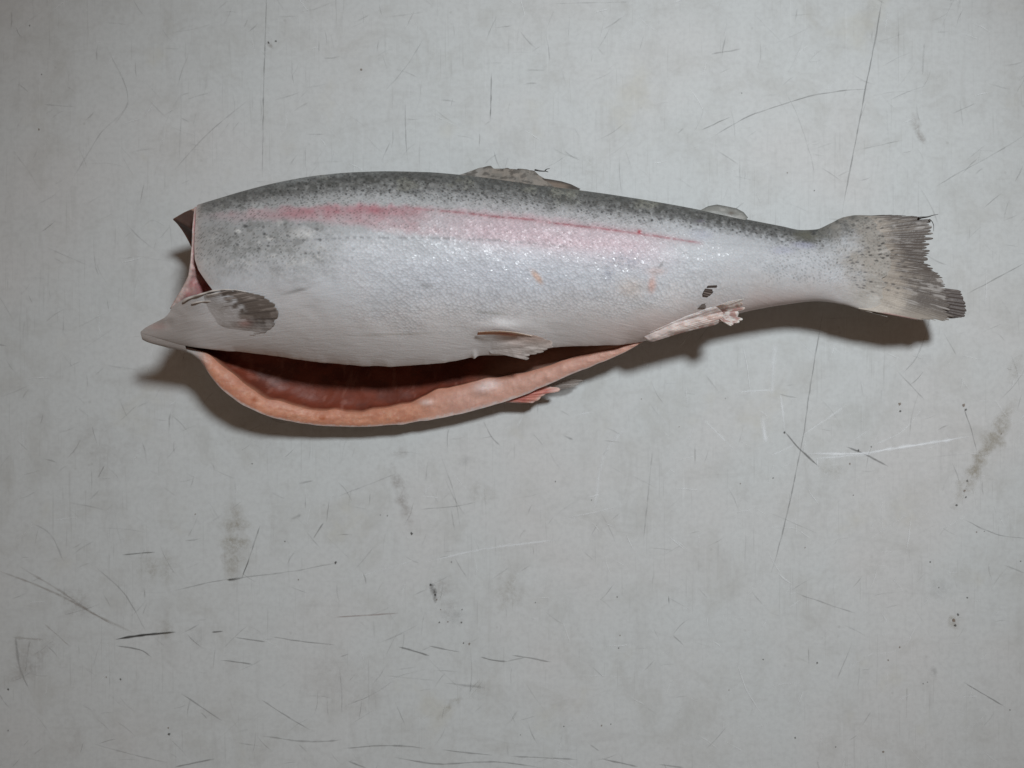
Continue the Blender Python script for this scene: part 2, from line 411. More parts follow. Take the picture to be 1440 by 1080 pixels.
# (points in photograph pixels, width px, colour, strength, broken)
SCR = [
 ([(375,-20),(373,60),(371,110),(369,250)],1.7,DK,.40,.5), ([(350,140),(290,190),(245,240)],1.8,DK,.26,.5),
 ([(150,65),(180,140),(140,190),(100,255)],1.8,DK,.2,.5), ([(255,140),(252,225)],1.5,DK,.15,.4),
 ([(60,147),(105,150)],2.0,DK,.16,.4), ([(262,140),(295,130)],1.6,DK,.16,.4),
 ([(691,103),(690,150),(689,170)],1.8,DK,.55,.3), ([(595,55),(570,95),(540,130)],1.8,DK,.16,.5),
 ([(740,98),(766,99)],4,DK,.15,.4), ([(780,5),(890,3)],1.6,DK,.22,.6),
 ([(1242,-10),(1228,70),(1217,125),(1205,190),(1195,240),(1184,300)],2.0,DK,.50,.35),
 ([(1160,425),(1150,480),(1137,560),(1130,610),(1118,670),(1105,730),(1092,780),(1084,806)],1.9,DK,.42,.45),
 ([(1000,194),(1050,165),(1100,147),(1150,133),(1190,127),(1224,125)],1.7,DK,.42,.4),
 ([(986,183),(1028,164)],1.8,DK,.42,.4), ([(1000,76),(1042,69)],2.0,DK,.40,.4),
 ([(1210,210),(1270,197)],1.6,DK,.26,.4), ([(1445,188),(1400,215),(1340,248),(1312,265)],1.6,DK,.28,.5),
 ([(1105,130),(1120,160),(1140,220),(1147,250)],1.6,DK,.15,.5), ([(1340,160),(1372,145)],1.7,DK,.2,.5),
 ([(1300,60),(1297,105)],2.4,DK,.2,.5), ([(1060,20),(1100,60)],1.5,DK,.12,.5),
 ([(1103,607),(1125,632),(1152,656)],2.4,DK,.68,.3), ([(1190,628),(1215,638),(1249,656)],2.2,DK,.66,.3),
 ([(1135,638),(1200,638),(1260,630),(1362,614)],4.5,WH,.60,.25), ([(1145,645),(1230,638)],3,WH,.4,.3),
 ([(1098,552),(1103,606)],3,WH,.38,.3), ([(1125,615),(1190,570)],2.5,WH,.35,.4), ([(1085,640),(1118,625)],2.5,WH,.35,.4),
 ([(1072,585),(1077,622)],8,WH,.45,.4), ([(1040,551),(1090,548)],2.5,WH,.40,.3), ([(990,590),(1032,632)],2.5,WH,.32,.4),
 ([(1225,628),(1270,605),(1300,570)],2.5,WH,.28,.5), ([(1090,480),(1085,560)],7,WH,.22,.5), ([(880,600),(850,640),(835,720)],5,WH,.22,.5),
 ([(1355,573),(1366,605),(1373,634)],1.9,DK,.45,.4), ([(1355,730),(1385,745),(1412,754),(1445,757)],1.7,DK,.34,.4),
 ([(1260,520),(1300,562)],1.7,DK,.24,.5), ([(1358,414),(1400,392),(1445,368)],1.6,DK,.34,.4),
 ([(1310,440),(1290,500),(1270,525)],1.8,DK,.3,.4), ([(1325,465),(1345,500)],1.5,DK,.2,.5),
 ([(680,592),(690,612),(704,628)],1.7,DK,.28,.4), ([(750,610),(763,626)],1.7,DK,.30,.4), ([(793,613),(806,618)],2.4,DK,.35,.5),
 ([(600,790),(680,772),(785,759)],3.2,WH,.36,.3), ([(590,786),(500,812)],2.4,WH,.18,.5),
 ([(918,630),(912,690),(905,760)],1.8,DK,.25,.6), ([(470,868),(500,866),(560,862)],2.0,RD,.45,.4),
 ([(640,785),(648,800),(657,812)],1.7,DK,.25,.4), ([(620,640),(640,700),(648,745)],1.7,DK,.2,.6),
 ([(590,716),(640,712),(670,706)],1.8,DK,.25,.5), ([(470,700),(560,665)],1.7,DK,.18,.5), ([(500,800),(525,770)],1.7,DK,.2,.4),
 ([(163,899),(200,893),(247,889)],5.2,BK,.98,.15), ([(163,908),(195,913),(214,924)],2.6,DK,.6,.3),
 ([(172,780),(195,778),(218,777)],2.4,BK,.62,.4), ([(298,889),(314,888)],3,BK,.55,.3), ([(330,896),(376,903)],1.9,DK,.45,.3),
 ([(380,895),(425,902),(472,907)],1.8,DK,.40,.4), ([(310,928),(356,934)],1.9,DK,.45,.3),
 ([(0,803),(50,822),(90,840),(130,862),(192,892)],3.4,BR,.36,.5), ([(28,797),(80,828),(120,855),(160,880)],3.0,BR,.34,.5),
 ([(135,797),(175,835),(205,887)],1.8,DK,.28,.4), ([(240,832),(290,820),(340,812),(400,805),(480,790)],1.8,DK,.3,.5),
 ([(366,739),(355,772),(340,814)],2.6,BK,.55,.7), ([(320,816),(340,813)],3.4,BK,.72,.5), ([(455,735),(441,757)],2.0,DK,.5,.5),
 ([(255,975),(285,995),(313,1014)],2.0,DK,.34,.4), ([(367,983),(400,1005),(436,1026)],2.0,DK,.34,.4),
 ([(370,1035),(440,1043),(482,1040)],2.2,DK,.32,.4), ([(130,1045),(190,1062),(235,1072)],1.9,DK,.22,.4), ([(245,1079),(302,1067)],2.4,DK,.44,.3),
 ([(22,893),(27,935),(42,972)],3.4,DK,.28,.4), ([(18,896),(62,900)],4.0,BR,.25,.5), ([(42,900),(35,948)],2.6,DK,.2,.5), ([(60,875),(100,910)],2,BR,.25,.5),
 ([(560,909),(582,915),(604,922)],2.4,DK,.62,.25), ([(603,908),(648,917)],1.9,DK,.45,.3), ([(676,924),(693,928),(713,930)],2.5,DK,.56,.3),
 ([(712,930),(740,924)],1.8,DK,.28,.3), ([(720,921),(776,931)],2.2,DK,.52,.3), ([(625,960),(682,967)],3.0,DK,.24,.4),
 ([(484,1052),(550,1048),(598,1052)],2.3,DK,.40,.3), ([(620,1054),(692,1062)],2.2,DK,.40,.3), ([(555,1065),(620,1074),(690,1071),(762,1079)],2.2,DK,.40,.3),
 ([(718,1063),(812,1068)],2.0,DK,.38,.3), ([(846,1067),(897,1078)],2.2,DK,.45,.3), ([(926,1075),(962,1079)],2.0,DK,.4,.3), ([(830,1047),(843,1056)],2,DK,.3,.3),
 ([(490,1070),(515,1080)],2.2,DK,.4,.3), ([(540,950),(615,957)],2,DK,.16,.5), ([(833,938),(848,952)],1.8,DK,.3,.4), ([(940,838),(941,850)],2,BK,.5,.3), ([(946,893),(962,908)],1.8,DK,.3,.4),
 ([(1120,834),(1165,850),(1206,863)],1.7,DK,.3,.5), ([(1192,920),(1178,953)],1.6,DK,.28,.4), ([(1355,959),(1385,977),(1413,994)],1.9,DK,.46,.3),
 ([(1275,965),(1275,1010)],1.8,DK,.16,.5), ([(1080,720),(1150,750)],1.6,DK,.15,.5), ([(1220,760),(1280,720)],1.8,WH,.2,.5),
 ([(200,320),(215,310),(232,318)],1.6,DK,.2,.4), ([(225,335),(240,318)],1.6,DK,.18,.4), ([(147,655),(138,672)],2.4,DK,.35,.5), ([(420,680),(440,676)],2.6,DK,.25,.5),
 ([(410,730),(424,724)],5,DK,.3,.5), ([(45,735),(70,750),(90,790)],3,DK,.18,.6), ([(110,460),(150,440)],2,DK,.12,.5),
]
STAIN = [
 ([(1427,560),(1398,615),(1366,668),(1340,716)],26,TAN,.62), ([(1435,490),(1420,540)],22,TAN,.25),
 ([(330,705),(331,750),(324,817)],36,TAN,.55), ([(551,650),(565,700),(579,748)],17,BR,.34), ([(548,640),(575,636)],16,BR,.2),
 ([(1284,158),(1290,183),(1303,206)],16,BR,.40), ([(604,815),(614,848)],7,BK,.62), ([(614,1012),(648,978)],11,TAN,.5), ([(622,860),(655,875)],20,DK,.18),
 ([(20,905),(60,950)],80,BR,.24), ([(180,800),(260,800)],60,TAN,.24), ([(1150,655),(1190,668)],22,TAN,.25), ([(1305,945),(1318,942)],14,DK,.25),
 ([(60,320),(110,330)],50,TAN,.10), ([(375,58),(385,68)],10,BR,.35), ([(90,1045),(120,1050)],40,RD,.10), ([(1335,865),(1347,885)],14,TAN,.4),
 ([(660,690),(700,700)],40,TAN,.24), ([(690,820),(740,840)],50,TAN,.24), ([(100,600),(190,660)],70,BR,.12), ([(420,930),(560,990)],80,BR,.10), ([(300,560),(420,660)],60,BR,.10), ([(610,800),(640,870)],40,BR,.16), ([(660,980),(690,960)],30,TAN,.14), ([(1280,500),(1330,540)],40,DK,.07),
 ([(1300,840),(1340,820)],30,DK,.12), ([(90,830),(125,870)],34,BR,.34), ([(230,870),(235,900)],24,TAN,.25), ([(270,915),(285,880)],20,DK,.12),
 ([(1205,15),(1240,8)],18,TAN,.16), ([(820,220),(835,235)],14,TAN,.2), ([(650,640),(655,655)],20,DK,.1),
]
for i, (p, wd, c, a, br) in enumerate(SCR):
    V, F, C, G = ribbon(p, wd * (1.0 if c is BK else 1.25), c, min(1, a * 1.3) if c is WH else (a if c is BK else a * 0.85), br, seed=i + 1)
    make_mesh('scratch', V, F, mats=[M_WEAR], attrs={'Col': C, 'grain': G}, parent=table)
for i, (p, wd, c, a) in enumerate(STAIN):
    V, F, C, G = ribbon(p, wd * 1.2, c, a * 0.85, 0.5, ends=0.3, cols=7, seed=300 + i, wob=2.0, grain=1.0)
    make_mesh('stain', V, F, mats=[M_WEAR], attrs={'Col': C, 'grain': G}, parent=table)

def joined(items):
    Vs, Fs, Cs, Gs, off = [], [], [], [], 0
    for V, F, C, G in items:
        Vs.append(V); Fs.append(F + off); Cs.append(C); Gs.append(G); off += len(V)
    return np.concatenate(Vs), np.concatenate(Fs), np.concatenate(Cs), np.concatenate(Gs)

fine = []
for i in range(1300):
    x, y = rng.uniform(-60, 1500), rng.uniform(-60, 1140)
    ang = rng.choice([rng.gauss(1.45, 0.2), rng.gauss(0.75, 0.25), rng.gauss(-0.8, 0.3), rng.gauss(0.15, 0.2), rng.uniform(0, 3.14)])
    L = rng.uniform(12, 40) * (2.2 if rng.random() < 0.15 else 1)
    dx, dy = math.cos(ang) * L / 2, -math.sin(ang) * L / 2
    b = rng.uniform(-0.12, 0.12) * L
    pts = [(x - dx, y - dy), (x + dy * b / L, y - dx * b / L), (x + dx, y + dy)]
    wh = rng.random() < (0.55 if (x > 780 and y > 480) else 0.15)
    fine.append(ribbon(pts, rng.uniform(1.0, 2.4), WH if wh else DK, rng.uniform(0.06, 0.26) * (1.7 if wh else 1), 0.5, 0.3, seed=900 + i, lvl=0.25 + (i % 60) * 0.002))
V, F, C, G = joined(fine)
o = make_mesh('fine_scratches', V, F, mats=[M_WEAR], attrs={'Col': C, 'grain': G}, parent=table); o['kind'] = 'stuff'

# little dark pits and specks in the plastic
SPK = [(508,98,3.2),(378,60,3),(388,58,2.6),(55,182,3),(59,105,2),(42,36,2),(1107,243,2),(1145,268,2.2),(1043,131,1.8),(1265,568,4),(1266,578,3),(1103,608,3),(1041,680,2),
 (1207,633,3),(1225,628,2.2),(1132,770,1.8),(1308,790,2.6),(1360,840,2.4),(1341,872,5),(1343,879,3.5),(1347,864,3),(1249,928,2.4),(1149,932,2.8),(1073,927,2),(1025,970,1.8),
 (1298,961,1.8),(1304,959,1.6),(1373,748,2.2),(1435,789,2.2),(1420,998,2),(1265,910,2.6),(781,677,2.2),(832,703,1.8),(902,561,1.8),(868,839,2),(870,911,1.8),(872,893,2),
 (753,847,1.8),(649,875,2.6),(630,874,2.4),(618,875,2.4),(650,857,2),(620,857,2),(606,822,3.4),(612,836,3.6),(614,843,3),(579,750,3.6),(793,1021,2.2),(846,1020,2.4),(859,1018,2),(732,1033,1.6),
 (1355,570,4),(1358,576,3),(1360,676,2.6),(1356,690,3),(1358,699,2.6),(1345,710,3),(1408,610,2.2),(472,791,3.4),(401,761,2),(420,815,2),(12,969,3),(238,1032,3.4),(237,1023,2.6),(170,955,2.6),
 (12,1027,2),(150,952,2),(635,790,1.8),(1118,1037,2.4),(1242,1057,3),(1384,747,1.6),(1200,696,1.8),(1195,652,2.6),(1020,560,1.6),(355,652,2),(275,723,2),(1320,826,2),(1175,1050,2.0),(660,905,3),(652,904,2.4),(1087,672,2.0),(955,600,1.6),(545,725,1.8),(535,724,1.8)]
spots = []
for i, (x, y, r) in enumerate(SPK):
    n = 10; rr = random.Random(i)
    ang = np.linspace(0, 2 * math.pi, n, endpoint=False)
    rad = r * 0.62 * np.array([rr.uniform(0.6, 1.25) for _ in range(n)])
    for_z = NZ[0]; NZ[0] += 0.001
    V = [((x - 720) * S, (540 - y) * S, for_z)]; 
    for k, q in ((0.6, 1), (1.0, 0)):
        for a_, r_ in zip(ang, rad): V.append(((x + math.cos(a_) * r_ * k - 720) * S, (540 - y - math.sin(a_) * r_ * k * 1.15) * S, for_z))
    F = [(0, 1 + j, 1 + (j + 1) % n, 1 + (j + 1) % n) for j in range(n)]
    V = np.array(V)
    Q = np.array([(1 + j, 1 + n + j, 1 + n + (j + 1) % n, 1 + (j + 1) % n) for j in range(n)])
    Tq = np.array([(0, 1 + j, 1 + (j + 1), 1 + (j + 2) % n) if j % 2 == 0 else (0, 0, 0, 0) for j in range(n)])
    Tq = np.array([(0, 1 + j, 2 + j, 1 + (j + 2) % n) for j in range(0, n, 2)])
    C = np.zeros((len(V), 4)); C[:, :3] = BK if i % 3 else BR; C[:1 + n, 3] = min(0.8, 0.22 + r * 0.11); C[1 + n:, 3] = 0
    spots.append((V, np.concatenate([Q, Tq]), C, np.zeros(len(V))))
V, F, C, G = joined(spots)
o = make_mesh('dirt_specks', V, F, mats=[M_WEAR], attrs={'Col': C, 'grain': G}, parent=table); o['kind'] = 'stuff'

# ------------------------------------------------------------------ the trout: guide tables (photograph pixels and heights in mm)
LIFT = 0.6   # lowest skin above the table, clear of the worn marks
PX_YD = [(180,318),(230,302),(275,288.5),(300,281.5),(350,267.5),(400,255.5),(450,247),(500,242.5),(550,241),(600,242),(650,246),(700,252),(750,259),(800,265),(850,271.5),
         (900,279),(950,287.5),(1000,297),(1050,307),(1100,316.5),(1130,322),(1150,321),(1172,312),(1190,303.5),(1210,300.5),(1250,302)]
PX_YU = [(180,464),(197,468),(230,478),(265,487),(300,491),(350,496.5),(400,503),(450,509),(500,514),(550,515.5),(600,513),(640,507),(680,500),(720,499),(750,494),(780,488),(820,486.5),
         (860,485.5),(885,483.5),(905,480),(925,473),(950,462),(1000,450),(1030,443),(1060,436),(1100,429),(1150,423.5),(1185,428),(1220,438.5),(1250,446)]
PX_YL = [(180,470),(197,476),(207,481),(230,487.5),(265,496),(280,506),(295,527),(310,545),(340,568),(370,582),(400,591),(450,598),(500,600),(550,598),(600,591),(650,581),(700,568),
         (750,550),(800,528.5),(850,507.5),(885,492),(905,480.6)] + PX_YU[20:]
PX_YR = [(265,489),(290,498),(310,513),(330,530),(345,543),(370,557),(400,568),(450,577),(500,578),(550,573),(590,560),(620,548),(650,541),(700,531),(750,520),(800,506),(850,493),(885,484),(905,480.4)]
PX_ZT = [(180,42),(197,44.5),(230,49),(280,54.5),(350,58.5),(450,59.5),(550,58),(650,55.5),(750,52),(850,48.5),(950,44),(1050,39),(1100,36),(1150,33),(1200,28.5),(1235,25.6),(1250,24.8)]
PX_ZD = [(180,31),(280,30),(500,28),(800,26),(1000,25),(1150,24),(1250,23.5)]
PX_ZB = [(180,27),(230,23),(280,15),(340,7),(400,1.5),(450,0),(850,0),(950,3.5),(1050,8.5),(1150,14.5),(1200,19),(1250,21.8)]
PX_ZU = [(180,38),(197,39),(230,37.5),(265,35.5),(300,33.5),(400,31),(500,30),(600,30),(700,29.5),(800,27.5),(860,25.5),(905,22.6),(1000,23.5),(1150,24),(1250,23.5)]
PX_ZL = [(180,36),(197,36.5),(230,34.5),(265,32),(300,29),(340,24.5),(400,17.5),(450,13.5),(500,12),(600,12),(700,13),(800,16),(860,19.5),(905,22.4),(1000,23.5),(1150,24),(1250,23.5)]

_zt = tab(PX_ZT); _zd = tab(PX_ZD); _zb = tab(PX_ZB); _zu = tab(PX_ZU); _zl = tab(PX_ZL)
def guide(pairs, zf, dz=0.0):
    px = np.array([p[0] for p in pairs], float); py = np.array([p[1] for p in pairs], float)
    X, Y, _ = w3(px, py, zf(px) + dz + LIFT)
    return pchip(X, Y)
def zguide(pairs, zf):
    px = np.array([p[0] for p in pairs], float)
    X, _, _ = w3(px, 0, zf(px) + LIFT)
    return pchip(X, np.array([p[1] for p in pairs], float) + LIFT)
YD = guide(PX_YD, _zd, 3); YU0 = guide(PX_YU, _zu); YL0 = guide(PX_YL, _zl); YR0 = guide(PX_YR, lambda p: _zl(p) + 1)
ZT = zguide(PX_ZT, _zt); ZD = zguide(PX_ZD, _zd); ZB = zguide(PX_ZB, _zb); ZU = zguide(PX_ZU, _zu); ZL = zguide(PX_ZL, _zl)
def XP(px, h): return (px - 720) * S * (1 - (h + LIFT) / H)
X265, X905 = XP(265, 30), XP(905, 22.5)
def openness(X): return ss(X265 - 2, X265 + 12, X) * (1 - ss(X905 - 12, X905, X))
def YU(X):
    return YU0(X) + openness(X) * ((vnoise(X / 6.1, X * 0, 5) - 0.5) * 0.5 + (vnoise(X / 1.7, X * 0, 6) - 0.5) * 0.10) \
        - bump1(X, XP(667, 32), 1.0) * 0.9
def YL(X): return YL0(X) + openness(X) * (vnoise(X / 4.0, X * 0, 15) - 0.5) * 0.5
def YR(X): return np.maximum(YR0(X) + (vnoise(X / 6, X * 0, 25) - 0.5) * 1.6 * openness(X), YL(X) + 0.05)
FC = 0.46
def qexp(X): return 1.12 + 0.88 * ss(XP(860, 24), XP(950, 24), X) + 0.1 * (1 - ss(XP(220, 36), XP(300, 36), X))

def upper(X, th):
    """th 0..pi: dorsal edge -> crown -> upper flap edge"""
    yd, yu, zt, zd, zu, q = YD(X), YU0(X), ZT(X), ZD(X), ZU(X), qexp(X)
    a = np.minimum(th, math.pi / 2); b = np.maximum(th - math.pi / 2, 0)
    first = th <= math.pi / 2
    f = np.where(first, FC * (1 - np.cos(a)), FC + (1 - FC) * np.sin(b))
    z = np.where(first, zd + (zt - zd) * np.sin(a), zu + (zt - zu) * np.cos(np.minimum(b, math.pi / 2 - 1e-6)) ** (2 / q))
    return X, yd - f * (yd - yu) + ss(0.955, 1.0, f) * (YU(X) - yu), z, f

def lower(X, th):
    yd, yl, zb, zd, zl = YD(X), YL(X), ZB(X), ZD(X), ZL(X)
    a = np.minimum(th, math.pi / 2); b = np.maximum(th - math.pi / 2, 0)
    first = th <= math.pi / 2
    f = np.where(first, FC * (1 - np.cos(a)), FC + (1 - FC) * np.sin(b))
    z = np.where(first, zd - (zd - zb) * np.sin(a), zb + (zl - zb) * (1 - np.cos(b)))
    return X, yd - f * (yd - yl), z, f

def relief(X, Y, px, py, f, g):
    sn = np.where(f < FC, np.sqrt(np.maximum(0, 1 - (1 - np.clip(f / FC, 0, 1)) ** 2)), np.sqrt(np.maximum(0, 1 - g * g)))
    r = (fbm(X / 13, Y / 9, 51, 3) - 0.5) * sn * ss(0.02, 0.2, f)
    r = r + 2.2 * np.exp(-(((px - 705) / 28) ** 2 + ((py - 462) / 11) ** 2)) - 1.0 * np.exp(-(((px - 715) / 30) ** 2 + ((py - 478) / 5) ** 2))
    return r + 0.8 * np.exp(-(((px - 235) / 10) ** 2 + ((py - 448) / 8) ** 2)) - 0.6 * np.exp(-(((px - 237) / 6) ** 2 + ((py - 452) / 9) ** 2))

def surf(px, py):
    """height of the upper skin seen at a photograph pixel"""
    px = np.asarray(px, float); py = np.asarray(py, float); h = np.full(np.broadcast(px, py).shape, 40.0)
    for _ in range(7):
        X, Y, _z = w3(px, py, h)
        yd, yu, zt, zd, zu, q = YD(X), YU0(X), ZT(X), ZD(X), ZU(X), qexp(X)
        f = np.clip((yd - Y) / (yd - yu), 0, 1)
        g = np.clip((f - FC) / (1 - FC), 0, 1)
        z = np.where(f < FC, zd + (zt - zd) * np.sqrt(np.maximum(0, 1 - ((FC - f) / FC) ** 2)), zu + (zt - zu) * (1 - g * g) ** (1 / q))
        h = 0.5 * h + 0.5 * (z + relief(X, Y, px, py, f, g))
    return h

# ------------------------------------------------------------------ skin colours
STR_T = lin([(270,303),(340,297),(400,291),(500,287),(600,291),(700,299),(800,309),(900,325),(1000,342)])
STR_B = lin([(270,308),(340,311),(400,311),(460,314),(520,322),(600,334),(700,341),(800,352),(900,352),(1000,350)])
STR_I = lin([(280,.1),(310,.45),(350,.66),(400,.82),(440,.95),(520,1),(570,.95),(610,.62),(700,.55),(800,.5),(880,.36),(950,.15),(1010,0)])
LAT = lin([(560,290),(600,295),(650,299),(700,305),(750,309),(780,314),(850,322),(900,329),(950,336),(980,341),(1050,345),(1130,350),(1210,356)])
LAT_I = lin([(560,0),(590,.5),(640,.85),(800,.95),(930,.9),(985,.55),(1010,.15),(1250,.1)])
LIN2 = lin([(330,346),(400,339),(500,334),(600,334.5),(700,338),(790,346),(900,360)])
YDP = tab(PX_YD); YUP = tab(PX_YU)
def tail_tone(px, py):
    ph = np.arctan2(py - 374, px - 1085) * 40; rd = np.hypot(px - 1085, py - 374)
    n2 = fbm(px / 14, py / 11, 6); st = fbm(ph * 1.6, rd / 22, 5, 4)
    c = np.empty(px.shape + (3,)); c[...] = (0.375, 0.345, 0.31)
    c = mixc(c, (0.27, 0.245, 0.22), ss(0.44, 0.64, st) * 0.6)
    c = mixc(c, (0.50, 0.47, 0.435), ss(0.56, 0.74, fbm(ph * 0.8, rd / 14, 14)) * 0.6)
    F1, R = cells(rd / 13.0, ph / 1.55, 12)
    c = mixc(c, (0.045, 0.04, 0.036), (1 - ss(0.12, 0.30, F1)) * (R < 0.55) * ss(0.35, 0.6, n2 + 0.1) * (1 - ss(402, 425, py)) * 0.85)
    c = mixc(c, (0.54, 0.515, 0.475), ss(404, 440, py + (n2 - 0.5) * 24) * 0.7)
    return mixc(c, (0.17, 0.16, 0.14), (1 - ss(300, 330, py + (n2 - 0.5) * 16)) * ss(0.42, 0.58, n2) * 0.5)

def skin_paint(px, py):
    d = py - YDP(px)                                   # pixels below the back's edge
    rel = d / np.maximum(YUP(px) - YDP(px), 30)
    n1 = fbm(px / 38, py / 26, 1); n2 = fbm(px / 11, py / 9, 2); n3 = fbm(px / 4.0, py / 3.4, 3, 3); n4 = fbm(px / 90, py / 60, 4)
    c = np.empty(px.shape + (3,)); c[...] = (0.43, 0.437, 0.452)
    c = mixc(c, (0.47, 0.45, 0.445), ss(0.5, 0.85, rel + (n1 - 0.5) * 0.3))                 # warmer belly
    c = mixc(c, (0.43, 0.445, 0.485), bump1(px, 720, 200) * bump1(py, 385, 42) * 0.8)         # bluish flank
    c = mixc(c, (0.50, 0.41, 0.385), ss(0.72, 0.98, rel + (n1 - 0.5) * 0.15) * ss(760, 920, px) * (1 - ss(1090, 1180, px)) * 0.75)
    tp, bt = STR_T(px), STR_B(px)
    veil = (1 - ss(-6, 14, py - tp + (n2 - 0.5) * 16)) * (1 - ss(860, 1010, px))
    c = mixc(c, (0.30, 0.30, 0.295), veil * 0.62 * (0.55 + 0.9 * n3))
    # back
    depth = np.interp(px, [200, 300, 420, 600, 750, 900, 1000, 1100, 1180, 1250], [22, 22, 35, 43, 40, 35, 30, 26, 32, 34])
    depth = depth * 0.88
    bk = 1 - ss(0.45, 1.15, d / depth + (n2 - 0.5) * 0.7 + (n3 - 0.5) * 0.25)
    c = mixc(c, (0.195, 0.196, 0.190), bk * 0.92)
    c = mixc(c, (0.072, 0.072, 0.067), (1 - ss(0.0, 0.66, d / depth + (n2 - 0.5) * 0.5 + (n1 - 0.5) * 0.5)) * 0.85)
    c = mixc(c, (0.22, 0.215, 0.16), bk * ss(0.52, 0.68, n1) * 0.35)                         # olive patches
    c = mixc(c, (0.30, 0.315, 0.315), (1 - ss(2, 9, d)) * ss(0.35, 0.6, n4) * 0.5 * (1 - ss(480, 560, px)))
    c *= (1 - bk * (0.45 - 0.9 * (n3 - 0.5) * 1.4 - 0.20))[..., None]
    dk = ss(0.52, 0.66, n2) * bump1(d, 13, 12) * ss(330, 430, px)
    c = mixc(c, (0.05, 0.05, 0.045), dk * 0.8)
    # shoulder behind the cut: mottled grey
    sh = (1 - ss(400, 540, px + (n1 - 0.5) * 120)) * bump1(py, 335, 46)
    c = mixc(c, (0.25, 0.248, 0.24), sh * (0.62 + 0.4 * n2))
    c = mixc(c, (0.16, 0.16, 0.155), sh * ss(0.52, 0.66, n2) * 0.55)
    c = mixc(c, (0.50, 0.49, 0.475), sh * ss(0.60, 0.72, fbm(px / 14, py / 12, 8)) * 0.55)
    c = mixc(c, (0.30, 0.29, 0.28), (1 - ss(285, 330, px)) * ss(0.1, 0.3, rel) * (1 - ss(0.55, 0.75, rel)) * 0.55)
    # pink stripe
    tp, bt = STR_T(px), STR_B(px)
    wob = (n2 - 0.5) * 9
    band = ss(tp - 5, tp + 4, py + wob) * (1 - ss(bt - 8, bt + 5, py + wob * 1.4))
    I = STR_I(px) * band
    red = ss(0.6, 0.95, STR_I(px)) * bump1(py, tp + 8, 9)
    c = mixc(c, (0.43, 0.275, 0.295), I * (0.68 + 0.8 * (n2 - 0.5)))
    c = mixc(c, (0.33, 0.125, 0.145), I * red * (0.66 + 1.0 * (n1 - 0.5) + 0.5 * (n2 - 0.5)))
    c = mixc(c, (0.52, 0.36, 0.40), bump1(py, LAT(px) + 20, 24) * ss(600, 700, px) * (1 - ss(880, 980, px)) * 0.5)
    # lateral line and the fainter seam below it
    li = np.exp(-((py - LAT(px) - (n3 - 0.5) * 1.8) / 1.5) ** 2) * LAT_I(px) * (0.55 + 0.6 * vnoise(px / 5, py * 0, 31))
    c = mixc(c, np.where((px < 985)[..., None], (0.27, 0.07, 0.085), (0.2, 0.2, 0.2)), li * ss(0.05, 0.4, fbm(px / 8, py * 0, 32, 2)) * 0.9)
    c = mixc(c, (0.35, 0.12, 0.14), np.exp(-((py - LAT(px)) / 4.5) ** 2) * LAT_I(px) * (px < 990) * 0.25)
    c = mixc(c, (0.30, 0.02, 0.035), np.exp(-((px - 899) ** 2 + (py - 326) ** 2) / 9.0))
    l2 = np.exp(-((py - LIN2(px) - (n3 - 0.5) * 2) / 1.7) ** 2) * ss(330, 420, px) * (1 - ss(720, 860, px)) * ss(0.3, 0.6, vnoise(px / 3.0, py * 0, 33))
    c = mixc(c, (0.17, 0.17, 0.18), l2 * 0.6)
    # black spots on back and tail root
    for cs, sd, lim, rr in ((8.0, 41, 0.7, 0.24), (5.5, 42, 0.5, 0.24), (12, 43, 0.4, 0.17)):
        F1, R = cells(px / cs, py / cs, sd)
        tail = ss(1090, 1190, px)
        zone = (1 - ss(0.75, 1.35, d / depth + (n1 - 0.5) * 0.5)) * (1 - 0.35 * (1 - ss(330, 420, px)))
        zone = np.maximum(zone, tail * (0.75 if cs > 9 else 0.25) * (1 - ss(0.55, 0.9, rel)))
        r = rr * (0.5 + R)
        c = mixc(c, (0.035, 0.035, 0.033), (1 - ss(r * 0.55, r, F1)) * (R < lim) * zone * 0.85)
    F1, R = cells(px / 22, py / 18, 47)
    side = ss(300, 340, px) * (1 - ss(430, 560, px)) * bump1(py, 335, 28)
    c = mixc(c, (0.05, 0.05, 0.05), (1 - ss(0.07, 0.14, F1)) * (R < 0.6) * side * 0.8)
    # tail root: tan grey, olive saddle on the top
    c = mixc(c, (0.12, 0.115, 0.085), bump1(px, 1135, 22) * bump1(py, 331, 9) * ss(0.35, 0.6, n2) * 0.7)
    c = mixc(c, (0.16, 0.155, 0.14), ss(1130, 1170, px) * (1 - ss(1215, 1235, px)) * (1 - ss(18, 48, d + (n2 - 0.5) * 30)) * ss(0.4, 0.55, n2) * 0.7)
    c = mixc(c, tail_tone(px, py) / 1.2, ss(1150, 1232, px + (n1 - 0.5) * 70 + (n2 - 0.5) * 40))
    # marks on the flank
    def blot(x, y, rx, ry, ang, col, m):
        ca, sa = math.cos(ang), math.sin(ang)
        u = ((px - x) * ca + (py - y) * sa) / rx; v = (-(px - x) * sa + (py - y) * ca) / ry
        return mixc(c, col, np.exp(-(u * u + v * v) ** 1.5) * m * (0.6 + 0.8 * n2))
    c = blot(755, 389, 12, 4.5, 0.9, (0.50, 0.31, 0.22), 0.75)
    c = blot(917, 400, 6, 12, 0.1, (0.48, 0.27, 0.22), 0.6); c = blot(922, 382, 14, 6, 0, (0.42, 0.32, 0.30), 0.5); c = blot(890, 405, 20, 14, 0, (0.50, 0.40, 0.33), 0.35)
    c = blot(600, 402, 9, 3.5, 0.1, (0.22, 0.22, 0.22), 0.55); c = blot(417, 409, 20, 2.6, -0.25, (0.20, 0.195, 0.19), 0.6)
